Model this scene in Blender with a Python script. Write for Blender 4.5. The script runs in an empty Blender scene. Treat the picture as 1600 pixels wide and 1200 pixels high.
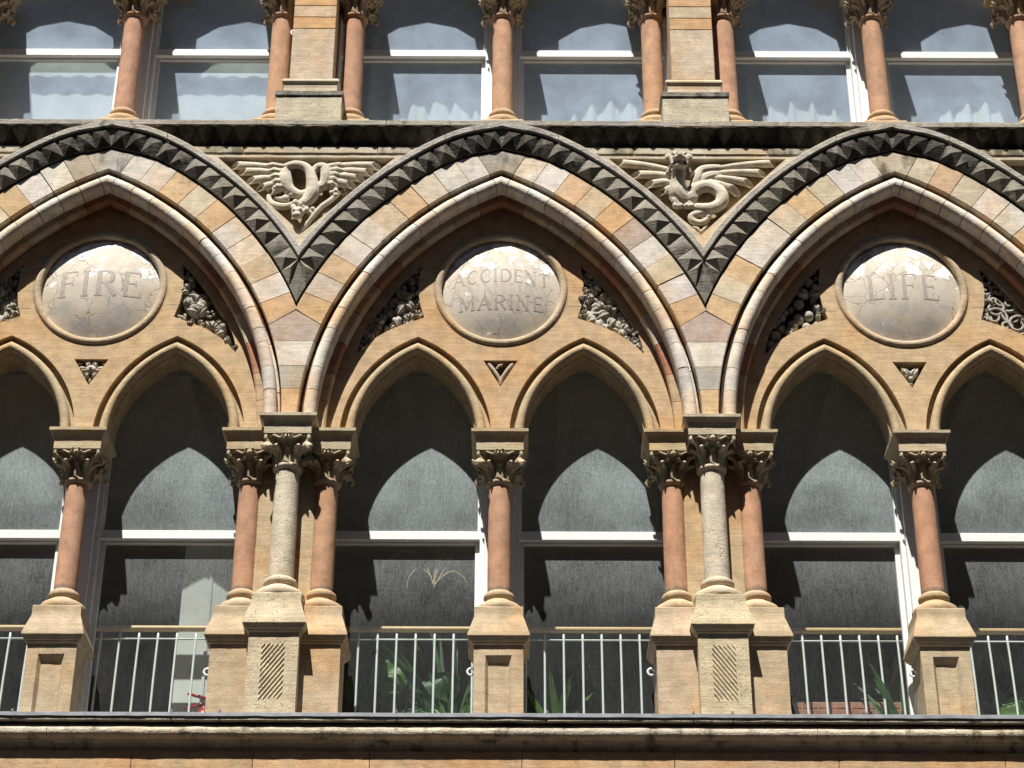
import bpy, bmesh, math, random
from math import sin, cos, pi, sqrt, acos, asin, radians, atan2, exp
from mathutils import Vector, Matrix, noise as mnoise

scn = bpy.context.scene
COL = scn.collection
# ------------------------------------------------------------------ camera
cam_d = bpy.data.cameras.new('camera')
cam = bpy.data.objects.new('camera', cam_d); COL.objects.link(cam)
scn.camera = cam
cam_d.sensor_width = 36.0; cam_d.lens = 71.44
cam_d.clip_start = 0.1; cam_d.clip_end = 2000
TH = radians(30); RO = radians(0.2)
_fw = Vector((0, cos(TH), sin(TH))); _up = Vector((0, -sin(TH), cos(TH))); _rt = Vector((1, 0, 0))
_r2 = _rt*cos(RO) + _up*sin(RO); _u2 = _up*cos(RO) - _rt*sin(RO)
_m = Matrix((_r2, _u2, -_fw)).transposed().to_4x4()
_m.translation = Vector((0.09, -13.47, 0.0))
cam.matrix_world = _m
# ------------------------------------------------------------------ light
SUN = Vector((0.31, 1.0, -2.0)).normalized()           # direction the light travels
sd = bpy.data.lights.new('sun', 'SUN'); sd.energy = 5.0; sd.angle = radians(0.53); sd.color = (1.0, 0.965, 0.905)
so = bpy.data.objects.new('sun', sd); COL.objects.link(so)
so.rotation_euler = SUN.to_track_quat('-Z', 'Y').to_euler()
so.location = (-6, -14, 26)
w = bpy.data.worlds.new('World'); scn.world = w; w.use_nodes = True
nt = w.node_tree; bg = nt.nodes['Background']
sky = nt.nodes.new('ShaderNodeTexSky'); sky.sky_type = 'NISHITA'; sky.sun_disc = False; sky.air_density = .6; sky.dust_density = .4
sky.sun_elevation = asin(-SUN.z)
sky.sun_rotation = atan2(-SUN.x, -SUN.y)
nt.links.new(sky.outputs[0], bg.inputs[0]); bg.inputs[1].default_value = 0.05
scn.view_settings.view_transform = 'Standard'; scn.view_settings.look = 'None'
scn.view_settings.exposure = 0.85; scn.view_settings.gamma = 1.0
scn.view_settings.use_curve_mapping = False
scn.cycles.max_bounces = 5; scn.cycles.diffuse_bounces = 3; scn.cycles.glossy_bounces = 2; scn.cycles.transparent_max_bounces = 10
scn.cycles.caustics_reflective = False; scn.cycles.caustics_refractive = False

# ------------------------------------------------------------------ materials
class NB:
    def __init__(s, name):
        s.m = bpy.data.materials.new(name); s.m.use_nodes = True
        s.t = s.m.node_tree; s.t.nodes.clear()
        s.out = s.n('OutputMaterial')
    def n(s, kind, **k):
        nd = s.t.nodes.new('ShaderNode'+kind)
        for a, v in k.items(): setattr(nd, a, v)
        return nd
    def l(s, a, b): s.t.links.new(a, b)
    def val(s, sock, v):
        if hasattr(v, 'is_linked') or hasattr(v, 'links'): s.l(v, sock)
        else: sock.default_value = v
    def pos(s, scale=(1, 1, 1), obj=False):
        mp = s.n('Mapping')
        if obj: s.l(s.n('TexCoord').outputs['Object'], mp.inputs[0])
        else: s.l(s.n('NewGeometry').outputs['Position'], mp.inputs[0])
        mp.inputs['Scale'].default_value = scale
        return mp.outputs[0]
    def noise(s, vec, scale, detail=4, rough=0.55, dist=0.0):
        nd = s.n('TexNoise'); s.l(vec, nd.inputs['Vector'])
        nd.inputs['Scale'].default_value = scale; nd.inputs['Detail'].default_value = detail
        nd.inputs['Roughness'].default_value = rough; nd.inputs['Distortion'].default_value = dist
        return nd.outputs[0]
    def rng(s, v, a, b, c=0.0, d=1.0, smooth=True):
        nd = s.n('MapRange'); s.l(v, nd.inputs[0])
        if smooth: nd.interpolation_type = 'SMOOTHSTEP'
        for i, x in enumerate((a, b, c, d)): s.val(nd.inputs[i+1], x)
        return nd.outputs[0]
    def math(s, op, a, b=0.0, clamp=False):
        nd = s.n('Math', operation=op, use_clamp=clamp); s.val(nd.inputs[0], a); s.val(nd.inputs[1], b)
        return nd.outputs[0]
    def mix(s, f, a, b, mode='MIX'):
        nd = s.n('MixRGB', blend_type=mode); s.val(nd.inputs[0], f)
        for i, x in ((1, a), (2, b)):
            if isinstance(x, tuple): nd.inputs[i].default_value = x if len(x) == 4 else x+(1,)
            else: s.l(x, nd.inputs[i])
        return nd.outputs[0]
    def grey(s, v):
        nd = s.n('CombineColor')
        for i in range(3): s.l(v, nd.inputs[i])
        return nd.outputs[0]
    def bsdf(s, color, rough=0.85, bump=None, strength=0.3, dist=0.01, spec=0.2, **k):
        b = s.n('BsdfPrincipled')
        if isinstance(color, tuple): b.inputs['Base Color'].default_value = color if len(color) == 4 else color+(1,)
        else: s.l(color, b.inputs['Base Color'])
        s.val(b.inputs['Roughness'], rough)
        b.inputs['Specular IOR Level'].default_value = spec
        for a, v in k.items(): s.val(b.inputs[a], v)
        if bump is not None:
            bp = s.n('Bump'); bp.inputs['Strength'].default_value = strength; bp.inputs['Distance'].default_value = dist
            s.l(bump, bp.inputs['Height']); s.l(bp.outputs[0], b.inputs['Normal'])
        s.b = b
        return b
    def done(s, sh=None):
        s.l((sh or s.b).outputs[0], s.out.inputs['Surface']); return s.m

def stone(name, pits=0.0, bump=0.35, stain=0.5, soot_scale=3.0, bedding=1.0, foot=False):
    """sandstone tinted by the object's own colour; the object's alpha is how sooty it is"""
    n = NB(name); oi = n.n('ObjectInfo')
    P = n.pos()
    big = n.noise(P, 1.7, 2, .6); mid = n.noise(P, 9, 4, .62); fine = n.noise(P, 85, 2, .65)
    bed = n.noise(n.pos((1.6, 1.6, 26)), 2.2, 2, .55, .4)
    c = oi.outputs['Color']
    c = n.mix(n.math('MULTIPLY', n.rng(big, .42, .72), stain), c, n.mix(1, c, (1.05, .82, .58, 1), 'MULTIPLY'))
    c = n.mix(1, c, n.grey(n.rng(mid, .25, .75, .80, 1.14)), 'MULTIPLY')
    c = n.mix(1, c, n.grey(n.rng(bed, .3, .7, 1-.09*bedding, 1+.06*bedding)), 'MULTIPLY')
    c = n.mix(1, c, n.grey(n.rng(fine, .25, .75, .84, 1.12)), 'MULTIPLY')
    # soot blotches and runs
    run = n.noise(n.pos((7, 7, 1.3)), 1.5, 2, .6)
    blot = n.noise(P, soot_scale, 5, .7)
    s_ = n.math('ADD', n.math('MULTIPLY', blot, .62), n.math('MULTIPLY', run, .38))
    al = oi.outputs['Alpha']
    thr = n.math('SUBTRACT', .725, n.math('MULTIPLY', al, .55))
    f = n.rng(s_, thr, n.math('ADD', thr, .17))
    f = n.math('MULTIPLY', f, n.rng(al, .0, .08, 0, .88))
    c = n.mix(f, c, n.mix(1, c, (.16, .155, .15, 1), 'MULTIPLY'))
    h = n.math('ADD', n.math('MULTIPLY', fine, .5), n.math('MULTIPLY', mid, .9))
    h = n.math('ADD', h, n.math('MULTIPLY', bed, .35*bedding))
    if pits:
        v = n.n('TexVoronoi'); n.l(n.noise(P, 60, 2), v.inputs['Vector']); 
        v2 = n.n('TexVoronoi'); n.l(P, v2.inputs['Vector']); v2.inputs['Scale'].default_value = 55
        v2.inputs['Randomness'].default_value = 1
        pm = n.math('MULTIPLY', n.rng(v2.outputs['Distance'], .12, .34, 1, 0), n.rng(n.noise(P, 14, 3), .5, .62))
        c = n.mix(n.math('MULTIPLY', pm, .6), c, n.mix(1, c, (.35, .32, .28, 1), 'MULTIPLY'))
        h = n.math('SUBTRACT', h, n.math('MULTIPLY', pm, pits))
    if foot:
        sp = n.n('SeparateXYZ'); n.l(P, sp.inputs[0])
        fm = n.math('ADD', n.rng(sp.outputs[2], 6.13, 6.24, 1, 0), n.rng(sp.outputs[2], 10.55, 10.63, -.0, -.0))
        fm = n.math('MULTIPLY', n.rng(n.math('ADD', fm, n.noise(n.pos((14, 14, 5)), 1.3, 4, .7)), 1.0, 1.35), .75)
        c = n.mix(fm, c, (.17, .14, .115))
        spot = n.math('MULTIPLY', n.rng(n.noise(n.pos((5, 5, 1.6)), 2.6, 4, .6), .56, .72), .45)
        c = n.mix(spot, c, n.mix(1, c, (.62, .52, .46, 1), 'MULTIPLY'))
    n.bsdf(c, n.rng(fine, .2, .8, .8, .95), h, bump, .012, .25)
    return n.done()

M_ST = stone('sandstone', stain=.7)
M_PIT = stone('pitted_limestone', pits=1.6, bump=.5, stain=.15)
M_RED = stone('red_sandstone', bump=.2, stain=.3, bedding=.25, foot=True)
M_SOOT = stone('sooty_stone', bump=1.0, stain=.2, soot_scale=5)
M_CARVE = stone('carved_limestone', bump=.4, stain=.25, soot_scale=7)

def paint():
    n = NB('white_paint'); P = n.pos()
    d = n.rng(n.noise(n.pos((1, 1, 8)), 14, 5, .7), .60, .74)
    c = n.mix(d, (.80, .80, .78), (.40, .37, .32))
    c = n.mix(n.rng(n.noise(P, 40, 3), .3, .7, 0, .18), c, (.42, .41, .38))
    n.bsdf(c, .5, n.noise(P, 50, 3), .15, .004, .4); return n.done()
M_PAINT = paint()

def glass(name, dust_lo, dust_hi, z0, z1, tint=(.62, .68, .68), speck=1.0, refl=1.0):
    """old window glass: clear pane, surface reflection and a film of rain-marked dust (more where it was last wetted)"""
    n = NB(name); P = n.pos()
    sp = n.n('SeparateXYZ'); n.l(P, sp.inputs[0])
    grad = n.rng(sp.outputs[2], z0, z1, dust_lo, dust_hi)
    st = n.noise(n.pos((75, 1, 34)), 1.5, 5, .78)
    st2 = n.noise(n.pos((30, 1, 5)), 2.1, 4, .65)
    cl = n.noise(P, 2.4, 3, .6)
    f = n.math('ADD', n.rng(st, .34, .66, -.42*speck, .36*speck), n.rng(st2, .3, .7, -.17*speck, .17*speck))
    f = n.math('ADD', f, n.rng(cl, .3, .7, -.2, .2))
    dust = n.math('MULTIPLY', grad, n.math('ADD', 1.0, f), clamp=True)
    # drips / bird specks
    v = n.n('TexVoronoi'); n.l(P, v.inputs['Vector']); v.inputs['Scale'].default_value = 17
    spk = n.math('MULTIPLY', n.rng(v.outputs['Distance'], .035, .07, 1, 0), n.rng(n.noise(P, 3), .55, .6, 0, .55))
    dust = n.math('MAXIMUM', dust, spk)
    lwn = n.n('LayerWeight'); lwn.inputs[0].default_value = .5
    lw = n.math('ADD', .045, n.math('MULTIPLY', .95, n.math('POWER', lwn.outputs['Facing'], 5.0)))
    tr = n.n('BsdfTransparent'); tr.inputs[0].default_value = (.86, .89, .88, 1)
    gl = n.n('BsdfGlossy'); gl.inputs['Roughness'].default_value = .02; gl.inputs[0].default_value = (.95*refl, .97*refl, refl, 1)
    bp = n.n('Bump'); bp.inputs['Strength'].default_value = .06; bp.inputs['Distance'].default_value = .02
    n.l(n.noise(P, 2.2, 2), bp.inputs['Height']); n.l(bp.outputs[0], gl.inputs['Normal'])
    m1 = n.n('MixShader'); n.l(lw, m1.inputs[0]); n.l(tr.outputs[0], m1.inputs[1]); n.l(gl.outputs[0], m1.inputs[2])
    df = n.n('BsdfDiffuse'); df.inputs[0].default_value = tint+(1,)
    m2 = n.n('MixShader'); n.l(dust, m2.inputs[0]); n.l(m1.outputs[0], m2.inputs[1]); n.l(df.outputs[0], m2.inputs[2])
    return n.done(m2)
M_GLU = glass('dusty_glass_high', .24, .38, 6.75, 7.35, tint=(.55, .63, .64), speck=.75)
M_GLL = glass('dusty_glass_low', .04, .20, 5.85, 6.75, tint=(.62, .66, .68), speck=1.15)
M_GLT = glass('hazy_glass_top', .38, .34, 10.2, 12.0, tint=(.60, .74, .92), speck=.15)  # blue tint puts reflected sky haze into the film's colour
def clear():
    n = NB('clear_back'); t = n.n('BsdfTransparent'); t.inputs[0].default_value = (.96, .98, .97, 1); return n.done(t)
M_CLEAR = clear()

def plain(name, c, rough=.6, spec=.3, var=.15, scale=20, bump=.1):
    n = NB(name); P = n.pos()
    k = n.rng(n.noise(P, scale, 4), .25, .75, 1-var, 1+var)
    n.bsdf(n.mix(1, c, n.grey(k), 'MULTIPLY'), rough, n.noise(P, scale*3, 3), bump, .004, spec); return n.done()
M_WOOD = plain('beech_rail', (.62, .40, .19), .4, .4, .12)
M_BAR = plain('white_bar', (.84, .85, .84), .4, .4, .05)
M_LEAD = plain('lead', (.20, .21, .23), .55, .4, .25, 12)
M_MORTAR = plain('mortar', (.50, .43, .33), .95, .1, .2, 30)
M_JOINT = plain('dark_joint', (.07, .06, .05), .95, .1, .2, 30)
M_ROOMW = plain('room_wall', (.30, .27, .24), .9, .1, .1, 3)
M_ROOMC = plain('room_ceiling', (.62, .58, .52), .9, .1, .08, 3)
M_ROOMF = plain('room_floor', (.30, .23, .16), .6, .2, .2, 4)
M_WHITEP = plain('white_partition', (.74, .74, .71), .6, .2, .04, 5)
M_BRICK = plain('brick_face', (.40, .19, .13), .9, .1, .25, 18)
M_DKBRICK = plain('dark_brick', (.17, .10, .075), .9, .1, .2, 6)
M_REDP = plain('red_enamel', (.38, .03, .03), .3, .5, .05)
M_BLACK = plain('black_rubber', (.02, .02, .022), .5, .3, .1)
M_SOIL = plain('soil', (.05, .035, .025), .95, .1, .3)
M_POT = plain('clay_pot', (.34, .16, .09), .8, .2, .15)
M_ASPH = plain('asphalt', (.045, .045, .047), .9, .2, .25, 6)
M_PAVE = plain('paving', (.075, .072, .068), .9, .2, .2, 3)
M_LETTER = plain('grey_lettering', (.385, .335, .285), .6, .2, .2, 60)
M_GHOST = plain('faded_lettering', (.475, .415, .345), .6, .2, .2, 60)

def leafmat(name, c):
    n = NB(name); P = n.pos()
    k = n.rng(n.noise(P, 9, 4), .25, .75, .7, 1.3)
    n.bsdf(n.mix(1, c, n.grey(k), 'MULTIPLY'), .45, None, spec=.4)
    tl = n.n('BsdfTranslucent'); tl.inputs[0].default_value = (c[0]*1.6, c[1]*1.8, c[2], 1)
    mx = n.n('MixShader'); mx.inputs[0].default_value = .35
    n.l(n.b.outputs[0], mx.inputs[1]); n.l(tl.outputs[0], mx.inputs[2]); return n.done(mx)
M_LEAF = leafmat('leaf_green', (.12, .25, .04)); M_LEAF2 = leafmat('leaf_dark', (.045, .12, .03)); M_DRY = leafmat('dry_grass', (.62, .52, .34))

def curtain_mat():
    n = NB('net_curtain'); P = n.pos()
    d = n.n('BsdfDiffuse'); d.inputs[0].default_value = (.86, .88, .88, 1)
    t = n.n('BsdfTranslucent'); t.inputs[0].default_value = (.8, .82, .82, 1)
    tp = n.n('BsdfTransparent')
    m = n.n('MixShader'); m.inputs[0].default_value = .15; n.l(d.outputs[0], m.inputs[1]); n.l(t.outputs[0], m.inputs[2])
    m2 = n.n('MixShader'); n.l(n.rng(n.noise(n.pos((60, 60, 3)), 2, 3), .3, .7, .03, .12), m2.inputs[0])
    n.l(m.outputs[0], m2.inputs[1]); n.l(tp.outputs[0], m2.inputs[2]); return n.done(m2)
M_CURT = curtain_mat()

def dome_mat():
    """crazed, half-flaked glaze on a convex stone disc"""
    n = NB('crazed_glaze'); P = n.pos()
    wv = n.noise(P, 5, 4, .6)
    vadd = n.n('VectorMath', operation='ADD'); n.l(P, vadd.inputs[0])
    nv = n.n('TexNoise'); n.l(P, nv.inputs['Vector']); nv.inputs['Scale'].default_value = 7; nv.inputs['Detail'].default_value = 5
    sc = n.n('VectorMath', operation='SCALE'); n.l(nv.outputs[1], sc.inputs[0]); sc.inputs['Scale'].default_value = .13
    n.l(sc.outputs[0], vadd.inputs[1])
    v = n.n('TexVoronoi', feature='DISTANCE_TO_EDGE'); n.l(vadd.outputs[0], v.inputs['Vector']); v.inputs['Scale'].default_value = 6.5
    vs = n.n('TexVoronoi', feature='DISTANCE_TO_EDGE'); n.l(vadd.outputs[0], vs.inputs['Vector']); vs.inputs['Scale'].default_value = 15
    crk = n.math('MULTIPLY', n.rng(v.outputs['Distance'], .004, .016, 1, 0), n.rng(n.noise(P, 3.2, 3), .42, .54))
    crk2 = n.math('MULTIPLY', n.rng(vs.outputs['Distance'], .008, .03, .6, 0), n.rng(n.noise(P, 5, 3), .54, .62))
    crk = n.math('MAXIMUM', crk, crk2)
    sp = n.n('SeparateXYZ'); n.l(n.n('TexCoord').outputs['Object'], sp.inputs[0])
    flake = n.math('ADD', n.noise(P, 7.5, 6, .62, .3), n.rng(sp.outputs[2], -.1, .42, -.16, .075, False))
    flake = n.rng(flake, .515, .53)
    c = n.mix(n.rng(wv, .35, .65), (.50, .435, .345), (.58, .52, .43))
    c = n.mix(n.rng(n.noise(P, 2.1, 3), .5, .7, 0, .5), c, (.50, .40, .29))
    c = n.mix(n.rng(n.math('ADD', n.noise(P, 6, 4), n.rng(sp.outputs[2], -.45, 0, .18, 0, False)), .55, .75, 0, .6), c, (.34, .335, .315))  # greyer towards the bottom, the dome's shading put into the colour
    c = n.mix(flake, c, (.84, .83, .80))
    c = n.mix(crk, c, (.26, .21, .16))
    rough = n.mix(flake, (.66,)*3, (.2,)*3)
    h = n.math('SUBTRACT', n.math('MULTIPLY', flake, .6), n.math('MULTIPLY', crk, 1.2))
    h = n.math('ADD', h, n.math('MULTIPLY', n.noise(P, 30, 4), .25))
    n.bsdf(c, .4, h, .4, .006, .28); n.l(rough, n.b.inputs['Roughness']); return n.done()
M_DOME = dome_mat()

# ------------------------------------------------------------------ colours (linear albedo + soot)
BUFF = (.51, .365, .22); CREAM = (.56, .47, .345); WHITE = (.64, .585, .51); ORANGE = (.575, .40, .235)
MAUVE = (.45, .35, .28); GREYC = (.44, .41, .35); REDC = (.47, .27, .17); DARK = (.26, .235, .19); DEEPRED = (.42, .20, .115)
STAINC = (.50, .42, .31)
KEYC = (.36, .33, .27)

# ------------------------------------------------------------------ helpers
def finish(ob, mat, parent, color, soot, smooth):
    if mat and not ob.data.materials: ob.data.materials.append(mat)
    if parent: ob.parent = parent
    if color: ob.color = (color[0], color[1], color[2], soot)
    return ob

def newmesh(name, verts, faces, smooth=False, recalc=True, autosmooth=None):
    me = bpy.data.meshes.new(name); me.from_pydata([tuple(v) for v in verts], [], faces)
    if recalc:
        bm = bmesh.new(); bm.from_mesh(me); bmesh.ops.recalc_face_normals(bm, faces=bm.faces); bm.to_mesh(me); bm.free()
    if smooth: me.shade_smooth()
    if autosmooth: 
        me.shade_smooth(); me.set_sharp_from_angle(angle=radians(autosmooth))
    return me

def ob(name, me, mat, parent=None, color=None, soot=0.0, loc=None):
    o = bpy.data.objects.new(name, me); COL.objects.link(o)
    if loc: o.location = loc
    return finish(o, mat, parent, color, soot, False)

def tag(o, label, cat, group=None, kind='thing'):
    o['label'] = label; o['category'] = cat; o['kind'] = kind
    if group: o['group'] = group
    return o
def struct(o): o['kind'] = 'structure'; return o
def empty(name, loc=(0, 0, 0)):
    e = bpy.data.objects.new(name, None); COL.objects.link(e); e.location = loc; e.empty_display_size = .1
    return e

class G:
    """a bag of shapes that becomes one mesh"""
    def __init__(s): s.v = []; s.f = []
    def add(s, v, f):
        b = len(s.v); s.v += [tuple(p) for p in v]; s.f += [tuple(i+b for i in q) for q in f]; return s
    def box(s, x0, x1, y0, y1, z0, z1, c=0.0):
        if c <= 0:
            v = [(x, y, z) for z in (z0, z1) for y in (y0, y1) for x in (x0, x1)]
            return s.add(v, [(0, 1, 3, 2), (4, 6, 7, 5), (0, 4, 5, 1), (2, 3, 7, 6), (0, 2, 6, 4), (1, 5, 7, 3)])
        bm = bmesh.new(); bmesh.ops.create_cube(bm, size=1)
        for q in bm.verts: q.co = ((x0+x1)/2+q.co.x*(x1-x0), (y0+y1)/2+q.co.y*(y1-y0), (z0+z1)/2+q.co.z*(z1-z0))
        bmesh.ops.bevel(bm, geom=list(bm.edges), offset=c, segments=1, affect='EDGES', profile=.5)
        bm.verts.index_update(); s.add([q.co.copy() for q in bm.verts], [[q.index for q in f.verts] for f in bm.faces]); bm.free(); return s
    def frust(s, cx, cy, levels):
        """stack of squares: levels = [(z, half)]"""
        v = []; f = []
        for z, h in levels: v += [(cx-h, cy-h, z), (cx+h, cy-h, z), (cx+h, cy+h, z), (cx-h, cy+h, z)]
        for i in range(len(levels)-1):
            for k in range(4): f.append((i*4+k, i*4+(k+1) % 4, i*4+4+(k+1) % 4, i*4+4+k))
        n = len(v); f += [(3, 2, 1, 0), (n-4, n-3, n-2, n-1)]
        return s.add(v, f)
    def lathe(s, cx, cy, prof, seg=28):
        """prof = [(z, r)]"""
        v = []; f = []
        for z, r in prof:
            for k in range(seg):
                a = 2*pi*k/seg; v.append((cx+r*cos(a), cy+r*sin(a), z))
        for i in range(len(prof)-1):
            for k in range(seg): f.append((i*seg+k, i*seg+(k+1) % seg, (i+1)*seg+(k+1) % seg, (i+1)*seg+k))
        f.append(tuple(range(seg))[::-1]); f.append(tuple((len(prof)-1)*seg+k for k in range(seg)))
        return s.add(v, f)
    def tube(s, pts, rad, seg=8, flat=1.0, cap=True):
        """round bar through pts (Vectors), radius per point"""
        pts = [Vector(p) for p in pts]; n = len(pts)
        if not isinstance(rad, (list, tuple)): rad = [rad]*n
        v = []; f = []; up = None
        for i, p in enumerate(pts):
            t = (pts[min(i+1, n-1)]-pts[max(i-1, 0)]).normalized()
            a = t.cross(Vector((0, 1, 0)))
            if a.length < .15: a = t.cross(Vector((1, 0, 0)))
            a.normalize()
            if up is not None and a.dot(up) < 0: a = -a
            up = a; b = t.cross(a).normalized()
            for k in range(seg):
                an = 2*pi*k/seg; v.append(p+a*cos(an)*rad[i]+b*sin(an)*rad[i]*flat)
        for i in range(n-1):
            for k in range(seg): f.append((i*seg+k, i*seg+(k+1) % seg, (i+1)*seg+(k+1) % seg, (i+1)*seg+k))
        if cap: f.append(tuple(range(seg))[::-1]); f.append(tuple((n-1)*seg+k for k in range(seg)))
        return s.add(v, f)
    def ball(s, c, r, sc=(1, 1, 1), rot=None, sub=2):
        bm = bmesh.new(); bmesh.ops.create_icosphere(bm, subdivisions=sub, radius=r)
        R = rot or Matrix.Identity(3)
        vs = [Vector(c)+R @ Vector((q.co.x*sc[0], q.co.y*sc[1], q.co.z*sc[2])) for q in bm.verts]
        s.add(vs, [[q.index for q in f.verts] for f in bm.faces]); bm.free(); return s
    def mesh(s, name, **k): return newmesh(name, s.v, s.f, **k)

def remesh(me, voxel, smooth=1):
    o = bpy.data.objects.new('tmp', me); COL.objects.link(o)
    m = o.modifiers.new('r', 'REMESH'); m.mode = 'VOXEL'; m.voxel_size = voxel; m.use_smooth_shade = True
    if smooth:
        q = o.modifiers.new('s', 'SMOOTH'); q.factor = .5; q.iterations = smooth
    dg = bpy.context.evaluated_depsgraph_get(); dg.update()
    r = bpy.data.meshes.new_from_object(o.evaluated_get(dg)); r.shade_smooth()
    bpy.data.objects.remove(o); return r

def weather(me, amp=.002, size=.05, seed=0.0):
    """break up dead-straight arrises: cut long edges and nudge the points"""
    bm = bmesh.new(); bm.from_mesh(me)
    for _ in range(5):
        es = [e for e in bm.edges if e.calc_length() > size*1.6]
        if not es: break
        bmesh.ops.subdivide_edges(bm, edges=es, cuts=1, use_grid_fill=True)
    bmesh.ops.triangulate(bm, faces=[f for f in bm.faces if len(f.verts) > 4])
    for v in bm.verts:
        p = v.co*9+Vector((seed, seed*1.7, 0)); q = v.co*31+Vector((0, seed, 5))
        v.co += (mnoise.noise_vector(p)*.6+mnoise.noise_vector(q)*.5)*amp
    bm.to_mesh(me); bm.free(); me.shade_smooth(); me.set_sharp_from_angle(angle=radians(28)); return me

CACHE = {}
def cached(key, fn):
    if key not in CACHE: CACHE[key] = fn()
    return CACHE[key]
def jit(c, rnd, a=.06):
    k = 1+rnd.uniform(-a, a); return (c[0]*k, c[1]*k*(1+rnd.uniform(-.02, .02)), c[2]*k*(1+rnd.uniform(-.04, .04)))

BAY = 3.2
BAYS = (-BAY, 0.0, BAY)
BN = ('FIRE', 'ACCIDENT', 'LIFE')
# ------------------------------------------------------------------ ground and rooms (setting)
g = G(); g.add([(-600, -600, -1.62), (600, -600, -1.62), (600, 600, -1.62), (-600, 600, -1.62)], [(0, 1, 2, 3)])
struct(ob('ground', g.mesh('ground'), M_ASPH))
g = G().box(-14, 14, -4.2, .1, -1.61, -1.48, .02); struct(ob('pavement', g.mesh('pavement'), M_PAVE))

OB = empty('building_opposite', (0, -17, -1.6)); OB['kind'] = 'structure'  # unseen, behind the camera; height set to cut sky fill and darken reflections
ob('wall', G().box(-30, 30, -9, 0, 0, 24).mesh('wall'), M_DKBRICK, OB)
wm_ = G().box(-.6, .6, -.02, .03, 0, 1.9, .01).mesh('window')
for r_ in range(5):
    for k in range(-9, 10): ob('window', wm_, M_BLACK, OB, loc=(k*2.4, 0, 1.5+r_*3.7))
ob('cornice', G().box(-24.3, 24.3, -.3, .5, 23.2, 24.2, .05).mesh('cornice'), M_PAVE, OB)
g = G()
g.box(-5.6, 5.6, .7, 7, 4.4, 4.9); struct(ob('floor', g.mesh('floor'), M_ROOMF))
g = G(); g.box(-5.6, 5.6, .62, 7, 8.95, 10.1)
struct(ob('ceiling', g.mesh('ceiling'), M_ROOMC))
g = G(); g.box(-5.6, 5.6, 7, 7.2, 4.4, 14); g.box(-5.8, -5.6, .62, 7.2, 4.4, 14); g.box(5.6, 5.8, .62, 7.2, 4.4, 14)
struct(ob('wall_room', g.mesh('wall_room'), M_ROOMW))
g = G(); g.box(-5.6, 5.6, .62, 7, 13.2, 13.6); struct(ob('ceiling_upper', g.mesh('ceiling_upper'), M_ROOMC))
ceil = bpy.data.objects['ceiling']
gb = G().box(-.06, .06, .7, 6.9, 8.80, 8.945).mesh('beam')
gc = G().box(-5.5, 5.5, -.05, .05, 8.83, 8.943).mesh('beam')
for x in (-3.9, -2.75, -.85, .55, 1.75, 2.9, 4.1): ob('beam', gb, M_ROOMC, ceil, loc=(x, 0, 0))
for y in (1.7, 2.9, 4.1, 5.3): ob('beam', gc, M_ROOMC, ceil, loc=(0, y, 0))

# ------------------------------------------------------------------ pointed arch geometry (great arches)
CX0, CZ0 = -.995, 7.45
R_IN, R_OUT = 2.534, 2.785
def th_apex(R): return acos(min(1, -CX0/R))
def th_v(R): return acos((1.6-CX0)/R) if R > (1.6-CX0) else 0.0
def apt(side, R, th, y):
    x = CX0+R*cos(th); z = CZ0+R*sin(th)
    if R > R_IN: z -= .068*min(1.0, (R-R_IN)/.2)*exp(-(x/.24)**2)
    return (side*x, y, z)
def sweep(g, side, prof, t0, t1, n, f0=None, f1=None):
    """prof = [(R, y)] closed; t0/t1 radians or functions of R"""
    m = len(prof); v = []; f = []
    for i in range(n+1):
        u = i/n
        for R, y in prof:
            a = t0(R) if callable(t0) else t0; b = t1(R) if callable(t1) else t1
            v.append(apt(side, R, a+(b-a)*u, y))
    for i in range(n):
        for k in range(m): f.append((i*m+k, i*m+(k+1) % m, (i+1)*m+(k+1) % m, (i+1)*m+k))
    f.append(tuple(range(m))); f.append(tuple(n*m+k for k in range(m))[::-1])
    return g.add(v, f)
D2 = radians
ANG = [19.6, 24.3, 28.7, 33.0, 37.6, 42.2, 46.8, 51.4, 56.0, 60.4, 64.6]
ZJ = [7.486, 7.727, 7.93, 8.153, 8.300]                    # joints of the springer courses
c_ = .007
VPROF = [(R_IN, .10), (R_IN, -.01+c_), (R_IN+c_, -.01), (R_OUT-c_, -.01), (R_OUT, -.01+c_), (R_OUT, .10)]
RC, RY, RR = 2.448, .040, .052
ROLLP = [(RC+RR*cos(a), RY-RR*sin(a)) for a in [pi*k/9 for k in range(10)]]
ROLLP = [(2.519, .16), (2.519, .075), (2.513, .068), (RC+RR, .066)]+ROLLP[1:]+[(RC-RR, .16)]
INNP = [(2.405, .20), (2.405, .13), (2.395, .122), (2.345, .122), (2.33, .135), (2.33, .20)]
FILP = [(2.965, .02), (2.965, -.066), (2.973, -.08), (3.012, -.08), (3.022, -.07), (3.022, .02)]
GJ = .0011                                                # half joint, in radians

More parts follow.
